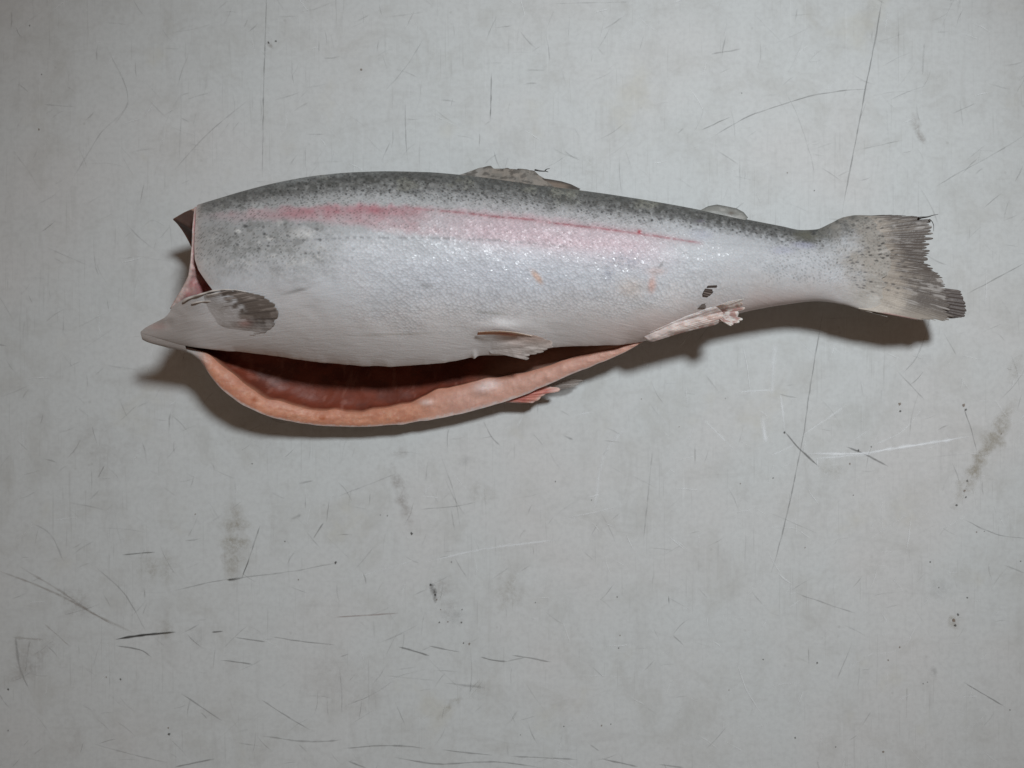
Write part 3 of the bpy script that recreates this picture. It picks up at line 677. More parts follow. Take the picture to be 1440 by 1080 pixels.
    c = blot(930, 372, 6, 2, -0.9, (0.13, 0.13, 0.13), 0.6); c = blot(1100, 352, 16, 6, 0, (0.33, 0.33, 0.42), 0.5); c = blot(1130, 345, 18, 5, 0.1, (0.33, 0.33, 0.43), 0.5)
    c = blot(985, 330, 16, 8, 0.1, (0.35, 0.36, 0.43), 0.45); c = blot(985, 311, 6, 2.5, 0, (0.12, 0.11, 0.13), 0.7)
    c = blot(690, 440, 20, 2, 0.1, (0.25, 0.25, 0.22), 0.5); c = blot(345, 318, 4, 2.5, 0, (0.03, 0.03, 0.03), 0.8); c = blot(335, 325, 4, 3, 0, (0.62, 0.62, 0.6), 0.8)
    c = blot(890, 468, 8, 5, 0, (0.36, 0.31, 0.28), 0.35); c = blot(560, 470, 60, 1.6, -0.03, (0.30, 0.28, 0.25), 0.5)
    c = blot(425, 328, 18, 8, 0, (0.52, 0.51, 0.50), 0.6); c = blot(555, 324, 12, 4, 0, (0.55, 0.52, 0.53), 0.6)
    # silver clump
    clump = np.maximum(np.exp(-(((px - 880) / 26) ** 2 + ((py - 368) / 13) ** 2)), np.exp(-(((px - 855) / 10) ** 2 + ((py - 385) / 12) ** 2)))
    c = mixc(c, (0.24, 0.25, 0.30), clump * ss(0.42, 0.6, n3) * 0.5)
    c *= (0.97 + 0.12 * n4)[..., None] * (1 - 0.15 * ss(880, 1080, px))[..., None] * (1 + 0.22 * ss(0.22, 0.45, rel))[..., None]
    scaly = ss(430, 560, px + (n1 - 0.5) * 90) * (1 - ss(0.70, 0.90, rel + (n1 - 0.5) * 0.2)) * (1 - 0.75 * ss(930, 1090, px)) * ss(0.02, 0.12, rel)
    scaly = np.maximum(scaly, 0.55 * ss(300, 420, px) * (1 - ss(0.45, 0.7, rel)) * (1 - ss(1150, 1230, px)) * ss(0.02, 0.12, rel))
    silver = (bump1(py, 390, 42) * bump1(px, 740, 200) * 0.5 + clump * 0.55 + bump1(px, 1020, 30) * bump1(py, 362, 12) * 0.5) * ss(0.25, 0.6, n1 + 0.15)
    silver = np.clip(silver + 0.10 * scaly, 0, 1)
    speck = np.clip(bk * 1.0 + veil * 0.8 + band * STR_I(px) * 0.8 + sh * 0.7 + ss(1020, 1120, px) * (1 - ss(0.6, 0.9, rel)) * 0.85
                    + bump1(py, 355, 36) * (1 - ss(900, 1000, px)) * 0.35 + clump * 0.6, 0, 1)
    return c, scaly, silver, speck

# ------------------------------------------------------------------ body
fish = bpy.data.objects.new('gutted_trout', None)
scene.collection.objects.link(fish)
fish['label'] = 'headless gutted trout lying on its side with its belly slit open'
fish['category'] = 'fish'

XE = XP(1248, 23.5)
THROAT = (0.365, 0.33, 0.31)
NC = 900
def xs_up(th, f_at_py):
    pass
# where each line along the body starts (the beheading cut), by apparent pixel row
def start_upper(thv):
    # iterate: px start as a function of the pixel row it comes out at
    cut = lin([(284,279),(292,276),(320,274),(345,273),(365,274),(380,279),(395,289),(409,300),(412,292),(415,270),(419,260),(426,249),(432,241),(440,238),(447,232),(454,217),(461,204),(466,198),(470,197),(480,198)])
    X = np.full(thv.shape, XP(275, 40))
    for _ in range(12):
        _, Y, Z, _f = upper(X, thv)
        px, py = to_px(X, Y, Z)
        Xn = (cut(py) - 720) * S * (1 - Z / H)
        X = 0.5 * X + 0.5 * Xn
    return X
def start_lower(thv):
    f = thv / math.pi
    px = np.interp(f, [0, .03, .09, .20, .36, .70, .80, .88, .95, 1.0], [279, 264, 249, 262, 281, 285, 270, 245, 214, 197.5])
    z = np.interp(f, [0, .5, .8, 1], [27, 5, 15, 36])
    return (px - 720) * S * (1 - z / H)

parts_V, parts_F, parts_M, aC, aSc, aSi, aSp, aFl = [], [], [], [], [], [], [], []
off = 0
def add_grid(X, Y, Z, col, mat, flip=False, sc=None, si=None, sp=None, fl=None):
    global off
    nr, nc = X.shape
    parts_V.append(np.stack([X, Y, Z], -1).reshape(-1, 3))
    F = grid_faces(nr, nc, off, flip); parts_F.append(F); parts_M.append(np.full(len(F), mat))
    n = nr * nc; off += n
    aC.append(rgba(col))
    for lst, v in ((aSc, sc), (aSi, si), (aSp, sp)): lst.append(np.zeros(n) if v is None else np.asarray(v).reshape(-1))
    aFl.append(np.zeros((n, 3)) if fl is None else fl.reshape(-1, 3))

# upper side
NU = 270
thu = np.linspace(0, math.pi, NU)
xs = start_upper(thu)
xs = np.convolve(np.pad(xs, 1, mode='edge'), [0.25, 0.5, 0.25], 'valid')
tt = np.linspace(0, 1, NC)
XEu = XP(1236, 24) + (fbm(thu * 5, thu * 0, 91, 3) - 0.5) * 9 - 3.0 * np.cos(thu * 2)
Xg = xs[:, None] + (XEu[:, None] - xs[:, None]) * tt[None, :]
TH = np.broadcast_to(thu[:, None], Xg.shape)
X, Y, Z, f = upper(Xg, TH)
pxg, pyg = to_px(X, Y, Z)
Z = Z + relief(X, Y, pxg, pyg, f, np.clip((f - FC) / (1 - FC), 0, 1))
pxg, pyg = to_px(X, Y, Z)
c, sc_, si_, sp_ = skin_paint(pxg, pyg)
arc = np.concatenate([np.zeros((1, NC)), np.cumsum(np.hypot(np.diff(Y, axis=0), np.diff(Z, axis=0)), axis=0)], 0)
fl = np.stack([X, arc, np.zeros_like(X)], -1)
# throat: bare greyish skin, darkened further to paint in its turned-away shade
thr = (1 - ss(255, 300, pxg)) * ss(405, 425, pyg)
c = mixc(c, THROAT, thr * 0.85)
c = mixc(c, (0.46, 0.33, 0.31), np.exp(-(((pxg - 222) / 12) ** 2 + ((pyg - 459) / 5) ** 2)) * 0.7)
sc_ = sc_ * (1 - thr)
cutedge = np.exp(-(tt[None, :] * (XE - xs[:, None]) / 1.6)) * (pyg < 400)
c = mixc(c, (0.47, 0.39, 0.36), cutedge * 0.8)
add_grid(X, Y, Z, c, 0, False, sc_, si_, sp_, fl)
up_front = np.stack([X[:, 0], Y[:, 0], Z[:, 0]], -1)

# under side
NL = 70
thl = np.linspace(0, math.pi, NL)
xsl = start_lower(thl); xsl[0] = xs[0]; xsl[-1] = xs[-1]
Xg = xsl[:, None] + (XE - xsl[:, None]) * tt[None, :]
TH = np.broadcast_to(thl[:, None], Xg.shape)
X, Y, Z, f = lower(Xg, TH)
pxg, pyg = to_px(X, Y, Z)
c, sc_, si_, sp_ = skin_paint(pxg, pyg)
arc = np.concatenate([np.zeros((1, NC)), np.cumsum(np.hypot(np.diff(Y, axis=0), np.diff(Z, axis=0)), axis=0)], 0)
add_grid(X, Y, Z, c, 0, True, sc_ * 0.6, si_ * 0, sp_, np.stack([X, -arc, np.zeros_like(X)], -1))
lo_front = np.stack([X[:, 0], Y[:, 0], Z[:, 0]], -1)

# cut rim of the lower flap
NCI = 520
Xr = np.linspace(X265, X905, NCI)
k = np.linspace(0, 1, 14)[:, None]
yl, yr, zl = YL(Xr), YR(Xr), ZL(Xr)
wr = yr - yl
Yg = yl + wr * k
Zr1 = zl + 0.3
Zg = zl + (Zr1 - zl) * k + np.sin(k * math.pi) ** 0.8 * np.minimum(1.3, wr * 0.18)
Xg = np.broadcast_to(Xr, Yg.shape)
pr, pyr = to_px(Xg, Yg, Zg)
lump = (1.5 * np.exp(-(((pr - 678) / 14) ** 2 + ((pyr - 546) / 7) ** 2)) + 1.0 * np.exp(-(((pr - 600) / 9) ** 2 + ((pyr - 566) / 4) ** 2))
        + (fbm(pr / 22, pyr / 10, 61, 3) - 0.5) * 0.9 + (fbm(pr / 7, pyr / 3, 66, 3) - 0.5) * 0.7)
Zg = Zg + lump * np.sin(k * math.pi)
nA = fbm(pr / 16, pyr / 7, 62); nB = fbm(pr / 5, pyr / 4, 63)
c = np.empty(Xg.shape + (3,)); c[...] = (0.50, 0.232, 0.148)
c = mixc(c, (0.41, 0.165, 0.105), ss(0.45, 0.65, nA) * 0.6)
c = mixc(c, (0.62, 0.42, 0.32), ss(0.60, 0.78, nB) * 0.3)
c = mixc(c, (0.55, 0.36, 0.31), ss(560, 660, pr) * 0.6)
c = mixc(c, (0.55, 0.50, 0.48), (1 - ss(0.02, 0.13, np.broadcast_to(k, Xg.shape) + (nB - 0.5) * 0.12)) * 0.8)
c = mixc(c, (0.40, 0.17, 0.11), ss(0.70, 1.0, np.broadcast_to(k, Xg.shape)) * 0.75)
for bx_, by_, r_ in ((357, 562, 4.5), (452, 587, 3.5), (455, 588, 3)):
    c = mixc(c, (0.33, 0.09, 0.035), np.exp(-((pr - bx_) ** 2 + (pyr - by_) ** 2) / r_ ** 2) * 0.8)
for bx_, by_, rx_, ry_ in ((678, 546, 12, 7), (600, 566, 9, 4), (690, 540, 14, 6)):
    c = mixc(c, (0.64, 0.52, 0.49), np.exp(-(((pr - bx_) / rx_) ** 2 + ((pyr - by_) / ry_) ** 2)) * 0.7)
c = mixc(c, np.array(THROAT) * 0.9, 1 - ss(272, 300, pr))
add_grid(Xg, Yg, Zg, c, 1, False)
Rim = (Yg[-1], Zg[-1])

# the throat in front of the slit, where both flaps join
Xq = np.linspace(xs[-1], X265 + 1.0, 90)
kq = np.linspace(0, 1, 9)[:, None]
Yg = YU(Xq) + (YL(Xq) - YU(Xq)) * kq - np.sin(kq * math.pi) * 0.7
Zg = ZU(Xq) + (ZL(Xq) - ZU(Xq)) * kq
Xg = np.broadcast_to(Xq, Yg.shape)
c = np.empty(Xg.shape + (3,)); c[...] = THROAT
add_grid(Xg, Yg, Zg, c, 0, True, None, None, None, np.stack([Xg, Yg, Zg], -1))

# lip of the upper flap
yu, zu = YU(Xr), ZU(Xr)
opn = openness(Xr)
k2 = np.linspace(0, 1, 5)[:, None]
Yu1 = yu + 2.2 * opn; Zu1 = zu + 0.2 - 0.6 * opn
Yg = yu + (Yu1 - yu) * k2; Zg = zu + (Zu1 - zu) * k2 - np.sin(k2 * math.pi) * 0.9 * opn
Xg = np.broadcast_to(Xr, Yg.shape)
c = np.empty(Xg.shape + (3,)); c[...] = (0.45, 0.33, 0.29)
add_grid(Xg, Yg, Zg, c, 1, True)

# inside of the belly
yd, zt, zb = YD(Xr), ZT(Xr), ZB(Xr)
cl = 1 - ss(XP(740, 24), XP(903, 22.5), Xr) * 0.93
Wd = yd - yu
zm = (zu + ZL(Xr)) / 2 + 2
def toward(z): return zm + (z - zm) * cl
yr_, zr_ = Rim
ctrl = [(Yu1, Zu1), (yu + 0.14 * Wd * cl, toward(zt - 12.5)), (yu + 0.32 * Wd * cl, toward(zt - 13)), (yu + 0.50 * Wd * cl, toward((zt + zb) / 2 + 2)),
        (yu + 0.36 * Wd * cl, toward(zb + 8.5)), (yr_ + (yu + 0.16 * Wd * cl - yr_) * 0.62, toward(zb + 7.0)), (yr_ + (yu - yr_) * 0.22, np.minimum(zr_ - 0.2, toward(zb + 7.6) + 1.2 * cl)), (yr_, zr_)]
KY = np.array([q[0] for q in ctrl]); KZ = np.array([np.minimum(q[1], zt - 2) for q in ctrl])
tk = np.linspace(0, 1, len(ctrl)); NW = 90
w = np.linspace(0, 1, NW)
def cat(K):
    Kp = np.concatenate([[2 * K[0] - K[1]], K, [2 * K[-1] - K[-2]]])
    u = w * (len(K) - 1); i = np.minimum(u.astype(int), len(K) - 2); t = (u - i)[:, None]
    p0, p1, p2, p3 = Kp[i], Kp[i + 1], Kp[i + 2], Kp[i + 3]
    return 0.5 * ((2 * p1) + (-p0 + p2) * t + (2 * p0 - 5 * p1 + 4 * p2 - p3) * t ** 2 + (-p0 + 3 * p1 - 3 * p2 + p3) * t ** 3)
Yg, Zg = cat(KY), cat(KZ)
Xg = np.broadcast_to(Xr, Yg.shape)
ff = np.clip((yd - Yg) / (yd - YU0(Xr)), 0, 1); gg = np.clip((ff - FC) / (1 - FC), 0, 1)
zsk = np.where(ff < FC, ZD(Xr) + (zt - ZD(Xr)) * np.sqrt(np.maximum(0, 1 - ((FC - ff) / FC) ** 2)), ZU(Xr) + (zt - ZU(Xr)) * (1 - gg * gg) ** (1 / qexp(Xr)))
Zg = np.where((w < 0.6)[:, None], np.minimum(Zg, zsk - 0.5 - 2.6 * ss(0.0, 0.10, w)[:, None]), Zg)
mask_in = np.sin(w * math.pi)[:, None] * ss(0.12, 0.3, w)[:, None]
Zg = Zg + (fbm(Xg / 7, Yg / 5, 71, 3) - 0.5) * 1.2 * mask_in * cl + np.sin(Xg / 2.6 + Yg * 0.35) * 0.16 * mask_in * cl   # ribs under the lining
pr, pyr = to_px(Xg, Yg, Zg)
Zg = Zg + 2.6 * np.exp(-(((pr - 690) / 22) ** 2 + ((pyr - 528) / 10) ** 2)) * (np.arange(NW) > 60)[:, None] * (1 - w[:, None]) * 3
Xg = Xg + 17.0 * (1 - ss(0.70, 0.98, w))[:, None] * (1 - np.linspace(0, 1, NCI))[None, :] ** 2
nA = fbm(Xg / 9, Yg / 6, 72)
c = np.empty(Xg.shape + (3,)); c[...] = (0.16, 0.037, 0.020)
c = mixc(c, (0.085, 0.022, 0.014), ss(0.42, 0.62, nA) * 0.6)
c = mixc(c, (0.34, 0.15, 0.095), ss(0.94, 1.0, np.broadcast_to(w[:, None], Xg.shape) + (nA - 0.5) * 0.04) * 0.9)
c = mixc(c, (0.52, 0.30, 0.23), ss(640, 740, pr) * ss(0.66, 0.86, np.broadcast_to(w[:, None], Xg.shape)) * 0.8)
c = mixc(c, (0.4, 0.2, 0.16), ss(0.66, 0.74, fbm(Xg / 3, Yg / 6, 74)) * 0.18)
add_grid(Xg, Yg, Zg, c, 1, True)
in_front = np.stack([Xg[:, 0], Yg[:, 0], Zg[:, 0]], -1)

# beheading cut: from the skin's front edge inwards to the belly lining
def resample(P, n):
    d = np.concatenate([[0], np.cumsum(np.linalg.norm(np.diff(P, axis=0), axis=1))])
    q = np.linspace(0, d[-1], n)
    return np.stack([np.interp(q, d, P[:, j]) for j in range(3)], 1)
nf = 160
# outer loop, upper flap edge -> back -> lower flap edge, matched halves
outer = np.concatenate([resample(up_front[::-1], nf // 2), resample(lo_front, nf // 2)])
inner_u = in_front.copy(); inner_u[:, 0] += 4.0
inner = np.concatenate([resample(inner_u[:NW // 2], nf // 2), resample(inner_u[NW // 2 - 1:], nf // 2)])
k = np.linspace(0, 1, 16)[:, None, None]
cap = outer[None] * (1 - k) + inner[None] * k
nz = fbm(cap[..., 1] / 5, cap[..., 2] / 5, 81)
cap[..., 0] += ((nz - 0.5) * 2.5 + 9.0) * np.sin(k[..., 0] * math.pi) ** 0.7
c = np.empty(cap.shape[:2] + (3,)); c[...] = (0.50, 0.27, 0.23)
c = mixc(c, (0.36, 0.12, 0.12), ss(0.45, 0.65, nz) * 0.7)
ko = np.broadcast_to(k[..., 0], cap.shape[:2])
c = mixc(c, (0.40, 0.27, 0.22), 1 - ss(0.0, 0.12, ko))
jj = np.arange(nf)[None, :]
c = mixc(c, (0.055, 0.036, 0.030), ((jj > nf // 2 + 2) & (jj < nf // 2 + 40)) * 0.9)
add_grid(cap[..., 0], cap[..., 1], cap[..., 2], c, 1, False)

# closing edge at the tail root is hidden between the two skins
body = make_mesh('body', np.concatenate(parts_V), np.concatenate(parts_F), np.concatenate(parts_M), [M_SKIN, M_FLESH],
                 {'Col': np.concatenate(aC), 'scales': np.concatenate(aSc), 'silver': np.concatenate(aSi), 'speck': np.concatenate(aSp), 'flat': np.concatenate(aFl)}, fish)

# ------------------------------------------------------------------ fins
def poly(pts, n, even=False):
    p = np.array(pts, float)
    d = np.linspace(0, 1, len(p)) if even else np.concatenate([[0], np.cumsum(np.hypot(*np.diff(p, axis=0).T))])
    q = np.linspace(0, d[-1], n)
    return np.stack([np.interp(q, d, p[:, 0]), np.interp(q, d, p[:, 1])], 1)

def fin(name, base, tip, rays, zf, paint, ragged=0.0, ridge=0.25, thick=0.5, na=34, per=6, seed=1, bow=0.0, split=0.0, mat=None, even=False):
    rg = np.random.RandomState(seed)
    n = rays * per + 1
    B = poly(base, n, even); T = poly(tip, n, even)
    a = np.arange(n) / per
    a = np.clip(a + 0.9 * (vnoise(a * 0.8, a * 0, seed + 2) - 0.5) * np.sin(np.clip(a / rays, 0, 1) * math.pi), 0, rays)
    cell = np.minimum(a.astype(int), rays - 1); fr = a - cell
    rnd_ = rg.rand(rays)
    ln = 1 - ragged * (rnd_ + 2.0 * rnd_ ** 9)[cell] - split * (np.abs(fr - 0.5) * 2) ** 3 * (0.4 + rg.rand(rays)[cell])
    r = np.linspace(0, 1, na)[:, None]
    rr = r * ln[None, :]
    P = B[None] + (T - B)[None] * rr[..., None]
    if bow:
        dvec = (T - B); nrm = np.stack([-dvec[:, 1], dvec[:, 0]], 1)
        P = P + nrm[None] * (np.sin(rr * math.pi) * bow)[..., None]
    px, py = P[..., 0], P[..., 1]
    aa = np.broadcast_to(np.arange(n) / (n - 1.0), px.shape)
    z = zf(px, py, aa, rr) + ridge * (np.cos((fr - 0.5) * 2 * math.pi) * 0.5)[None, :] * ss(0.15, 0.65, rr)
    X, Y, Z = w3(px, py, z)
    col = paint(px, py, aa, rr, np.broadcast_to(cell, px.shape), np.broadcast_to(fr, px.shape))
    al = np.ones(px.shape)
    if isinstance(col, tuple): col, al = col
    C = rgba(col); C[:, 3] = np.asarray(al).reshape(-1)
    V = np.stack([X, Y, Z], -1).reshape(-1, 3)
    # give it thickness: a second sheet below and a closed border
    taper = (1 - 0.55 * rr)
    V2 = np.stack([X, Y, Z - thick * taper], -1).reshape(-1, 3)
    F1 = grid_faces(na, n); F2 = grid_faces(na, n, na * n, True)
    idx = np.arange(na * n).reshape(na, n)
    ring = np.concatenate([idx[0, :], idx[1:, -1], idx[-1, -2::-1], idx[-2:0:-1, 0]])
    nx = np.roll(ring, -1); m = na * n
    F3 = np.stack([ring, ring + m, nx + m, nx], 1)
    o = make_mesh(name, np.concatenate([V, V2]), np.concatenate([F1, F2, F3]), mats=[mat or M_FIN], attrs={'Col': np.concatenate([C, C])}, parent=fish)
    return o

# tail fin
def tail_z(px, py, a, r):
    return 24.5 + LIFT + 1.2 * np.sin(a * 7.0 + 0.6) * r + 0.8 * (vnoise(a * 9, r * 2, 3) - 0.5) * r - 0.6 * r
def tail_paint(px, py, a, r, cell, fr):
    c = tail_tone(px, py) * np.array((0.86, 0.80, 0.74))
    rnd = hash2(cell.astype(float), cell * 0.0, 77)
    n2 = fbm(px / 16, py / 13, 6); st = fbm(cell * 3.3 + fr * 0.8, r * 6, 5, 3)
    dark = ss(0.18, 0.72, r + (n2 - 0.5) * 0.6 + (rnd - 0.5) * 0.25) * (1 - ss(0.76, 0.92, a) * 0.6)
    c = mixc(c, (0.085, 0.069, 0.060), dark * 0.93)
    c = mixc(c, (0.33, 0.305, 0.285), ss(0.56, 0.70, st) * dark * 0.8)
    c = mixc(c, (0.045, 0.04, 0.038), np.exp(-((fr - 0.02) / 0.16) ** 2) * ss(0.3, 0.6, r) * ss(0.35, 0.6, vnoise(cell * 1.7, r * 7, 8)) * (0.2 + 0.6 * rnd))
    c = mixc(c, (0.30, 0.13, 0.12), ss(0.965, 1.0, a) * ss(0.3, 0.5, r) * 0.7)
    return mixc(c, (0.045, 0.042, 0.04), (1 - ss(0.0, 0.035, a)) * ss(0.45, 0.7, r) * 0.8)
base = [(1186,305.5),(1196,303.5),(1202,318),(1208,335),(1214,352),(1218,370),(1220,388),(1218,404),(1214,418),(1210,429),(1207,434)]
tip = [(1250,301.5),(1309,305),(1311,325),(1315,334),(1312,345),(1307,356),(1306,364),(1303,371),(1309,372),(1316,377),(1311,381),(1322,384),(1328,391),(1331,399),(1333,404),(1336,410),(1338,420),(1338,432),(1344,446),(1333,452),(1290,449.5)]
tail = fin('tail_fin', base, tip, 64, tail_z, tail_paint, ragged=0.05, ridge=0.09, thick=0.9, na=60, per=6, seed=4, split=0.07)
# the dark overlapping lower lobe
def lobe_paint(px, py, a, r, cell, fr):
    c = np.empty(px.shape + (3,)); c[...] = (0.10, 0.083, 0.076)
    c = mixc(c, (0.035, 0.03, 0.03), np.exp(-((fr - 0.02) / 0.2) ** 2) * 0.4)
    return mixc(c, (0.2, 0.17, 0.155), ss(0.5, 0.8, fbm(cell * 2.1, r * 5, 3)) * 0.4)
o = fin('tail_lobe', [(1302,402),(1300,415),(1302,430),(1308,446)], [(1350,408),(1355,415),(1358,426),(1360,438),(1357,446),(1340,448)], 11,
        lambda px, py, a, r: 22.6 + LIFT + 0.5 * r + 0.4 * np.sin(a * 6), lobe_paint, ragged=0.05, ridge=0.4, thick=0.5, seed=9, split=0.05)
for p, s_ in (([(1300,405.5),(1320,404.5),(1349,407.5)], 3.2), ([(1285,308),(1300,305.5),(1309,304)], 3.0)):
    c0, q = smooth_line(p, 2.0)
# loose filaments at the upper corner of the tail and on the dorsal fin
def filament(name, pts, z, r=0.22, col=(0.03, 0.027, 0.026), zfun=None, dz=0.0):
    P, q = smooth_line(pts, 1.2)
    if zfun is not None: z = zfun(P) + dz
    n = len(P); X, Y, _ = w3(P[:, 0], P[:, 1], z)
    C = np.stack([X, Y, z + 0.3 * np.sin(q / 3)], 1)
    tg = np.gradient(C, axis=0); tg /= np.linalg.norm(tg, axis=1)[:, None]
    u = np.cross(tg, (0, 0, 1)); u /= np.linalg.norm(u, axis=1)[:, None]; v = np.cross(tg, u)
    rad = r * np.linspace(1.0, 0.35, n)
    an = np.linspace(0, 2 * math.pi, 7)
    V = C[:, None, :] + rad[:, None, None] * (np.cos(an)[None, :, None] * u[:, None, :] + np.sin(an)[None, :, None] * v[:, None, :])
    cc = np.tile(np.array(col + (1.0,)), (n * 7, 1))
    return make_mesh(name, V.reshape(-1, 3), grid_faces(n, 7), mats=[M_FIN], attrs={'Col': cc}, parent=fish)
filament('fin_filament', [(1292,306.5),(1301,305.5),(1309,304)], 25.5 + LIFT, 0.55)
filament('fin_filament', [(1305,305),(1311,303),(1320,301)], 25.5 + LIFT, 0.25)
filament('fin_filament', [(1307,308),(1311,313),(1313.5,319),(1313,325)], 25.4 + LIFT, 0.22)
filament('fin_filament', [(752,239),(760,240.5),(767,240.5),(771,242)], 29 + LIFT, 0.42)
filament('fin_filament', [(766,241),(768,238.5),(773,237)], 29 + LIFT, 0.3)

# dorsal fin, folded along the back
def dors_z(px, py, a, r): return 33.0 + LIFT - 3.5 * r + 0.5 * np.sin(a * 11) * r
def dors_paint(px, py, a, r, cell, fr):
    c = np.empty(px.shape + (3,)); c[...] = (0.21, 0.185, 0.16)
    st = fbm(cell * 2.7 + fr * 0.6, r * 3, 15, 3); n2 = fbm(px / 9, py / 5, 16)
    c = mixc(c, (0.15, 0.14, 0.125), ss(0.42, 0.6, st) * 0.7)
    c = mixc(c, (0.26, 0.25, 0.235), (1 - ss(0.15, 0.32, a)) * 0.6)
    c = mixc(c, (0.05, 0.045, 0.04), ss(0.55, 0.66, n2) * 0.7)
    c = mixc(c, (0.045, 0.04, 0.038), ss(0.90, 1.0, r) * ss(0.25, 0.4, a) * 0.7)
    return c
fin('dorsal_fin', [(640,247.5),(670,253),(700,257),(730,261),(762,265),(785,268)], [(655,243),(672,236.5),(689,232.5),(695,236.5),(712,236),(738,237.5),(752,240),(758,246),(766,251)], 14, dors_z, dors_paint,
    ragged=0.02, ridge=0.15, thick=0.5, na=20, per=6, seed=12, split=0.02)
def dors2_paint(px, py, a, r, cell, fr):
    c = np.empty(px.shape + (3,)); c[...] = (0.16, 0.125, 0.10)
    c = mixc(c, (0.03, 0.027, 0.025), np.maximum(ss(0.55, 0.8, a), ss(0.6, 0.95, r)) * 0.85)
    return mixc(c, (0.27, 0.25, 0.23), (1 - ss(0.1, 0.4, r)) * 0.6)
fin('dorsal_fin_tip', [(760,264),(778,266.5),(797,268),(814,268)], [(762,250.5),(776,252.5),(790,255),(803,259),(816,265.5)], 6, lambda px, py, a, r: 32.5 + LIFT - 2.6 * r - 1.5 * a, dors2_paint, ridge=0.15, thick=0.45, na=18, seed=13)
# adipose fin
def adip_paint(px, py, a, r, cell, fr):
    c = np.empty(px.shape + (3,)); c[...] = (0.20, 0.20, 0.185)
    n2 = fbm(px / 7, py / 5, 26)
    c = mixc(c, (0.34, 0.33, 0.31), ss(0.5, 0.7, n2) * 0.6)
    c = mixc(c, (0.10, 0.10, 0.095), ss(0.74, 0.97, r) * 0.8)
    c = mixc(c, (0.08, 0.06, 0.045), np.exp(-(((px - 1028) / 5) ** 2 + ((py - 300) / 2.5) ** 2)) * 0.8)
    return mixc(c, (0.09, 0.09, 0.085), (1 - ss(0.0, 0.15, r)) * 0.5)
fin('adipose_fin', [(980,297.5),(1000,301),(1020,305),(1036,309),(1047,311)], [(984,296),(996,289.8),(1008,287.5),(1022,290),(1036,293),(1046,298.5),(1052,306)], 8, lambda px, py, a, r: 30.5 + LIFT - 2.5 * r + 0.6 * np.sin(r * 3), adip_paint,
    ridge=0.05, thick=1.0, na=18, seed=16)

# pectoral fin, folded back against the shoulder
def skin_here(px, py):
    q = np.minimum(py, YUP(px) - 3)
    c = skin_paint(px, q)[0]
    return mixc(c, THROAT, (1 - ss(255, 300, px)) * ss(405, 425, py) * 0.85)
def pec_z(px, py, a, r):
    lift = ss(0.0, 0.45, r) * (1 - 0.97 * ss(0.45, 0.95, a))
    return surf(px, py) + 0.15 - 0.6 * (1 - ss(0.0, 0.30, r)) - 0.6 * ss(0.75, 1.0, a) * (1 - ss(0.75, 0.95, r)) + lift * (0.7 + 0.9 * np.sin(np.clip(r, 0, 1) * 2.8)) + 0.9 * np.exp(-((a - 0.03) / 0.07) ** 2) * ss(0.05, 0.3, r)
def pec_paint(px, py, a, r, cell, fr):
    c = skin_here(px, py) * 0.93
    rnd = hash2(cell.astype(float), cell * 0.0, 78)
    n2 = fbm(px / 10, py / 8, 36); st = fbm(cell * 2.9 + fr, r * 5, 37, 3)
    dk = ss(0.46, 0.60, r + (n2 - 0.5) * 0.45 + (st - 0.5) * 0.2) * (1 - ss(0.62, 0.9, a + (n2 - 0.5) * 0.4) * 0.8)
    c = mixc(c, (0.125, 0.096, 0.077), dk * 0.92)
    c = mixc(c, (0.05, 0.04, 0.034), dk * np.exp(-((fr - 0.05) / 0.25) ** 2) * (0.25 + 0.75 * rnd))
    c = mixc(c, (0.36, 0.31, 0.28), dk * ss(0.55, 0.70, st) * 0.6)
    c = mixc(c, (0.36, 0.325, 0.30), (1 - dk) * ss(0.5, 0.65, n2) * 0.35)
    c = mixc(c, (0.60, 0.55, 0.50), np.exp(-((a - 0.02) / 0.05) ** 2) * ss(0.02, 0.1, r) * (1 - ss(0.55, 0.7, r)) * 0.85)
    c = mixc(c, (0.55, 0.31, 0.28), np.exp(-(((px - 344) / 9) ** 2 + ((py - 455) / 5) ** 2)) * 0.55)
    return mixc(c, skin_here(px, py), 1 - ss(0.05, 0.35, r))
fin('pectoral_fin', [(282,416),(278,425),(280,440),(290,455),(300,464)], [(320,408.5),(350,411),(372,416),(386,425),(392,436),(391,449),(385,459),(374,468),(356,472)], 17, pec_z, pec_paint,
    ragged=0.03, ridge=0.10, thick=0.45, na=44, per=7, seed=21, split=0.03)
# pale rolled edge of the shoulder skin at the fin's root
def on_surf(P): return surf(P[:, 0], np.maximum(P[:, 1], 412))
filament('skin_edge', [(258,424),(266,419),(276,416),(290,411.5),(305,408.5),(322,407.5),(338,409),(350,412)], None, 0.5, (0.52, 0.47, 0.43), zfun=on_surf, dz=0.9)
filament('skin_edge', [(270,427),(284,424),(298,423.5),(312,420)], None, 0.4, (0.50, 0.45, 0.41), zfun=on_surf, dz=0.5)

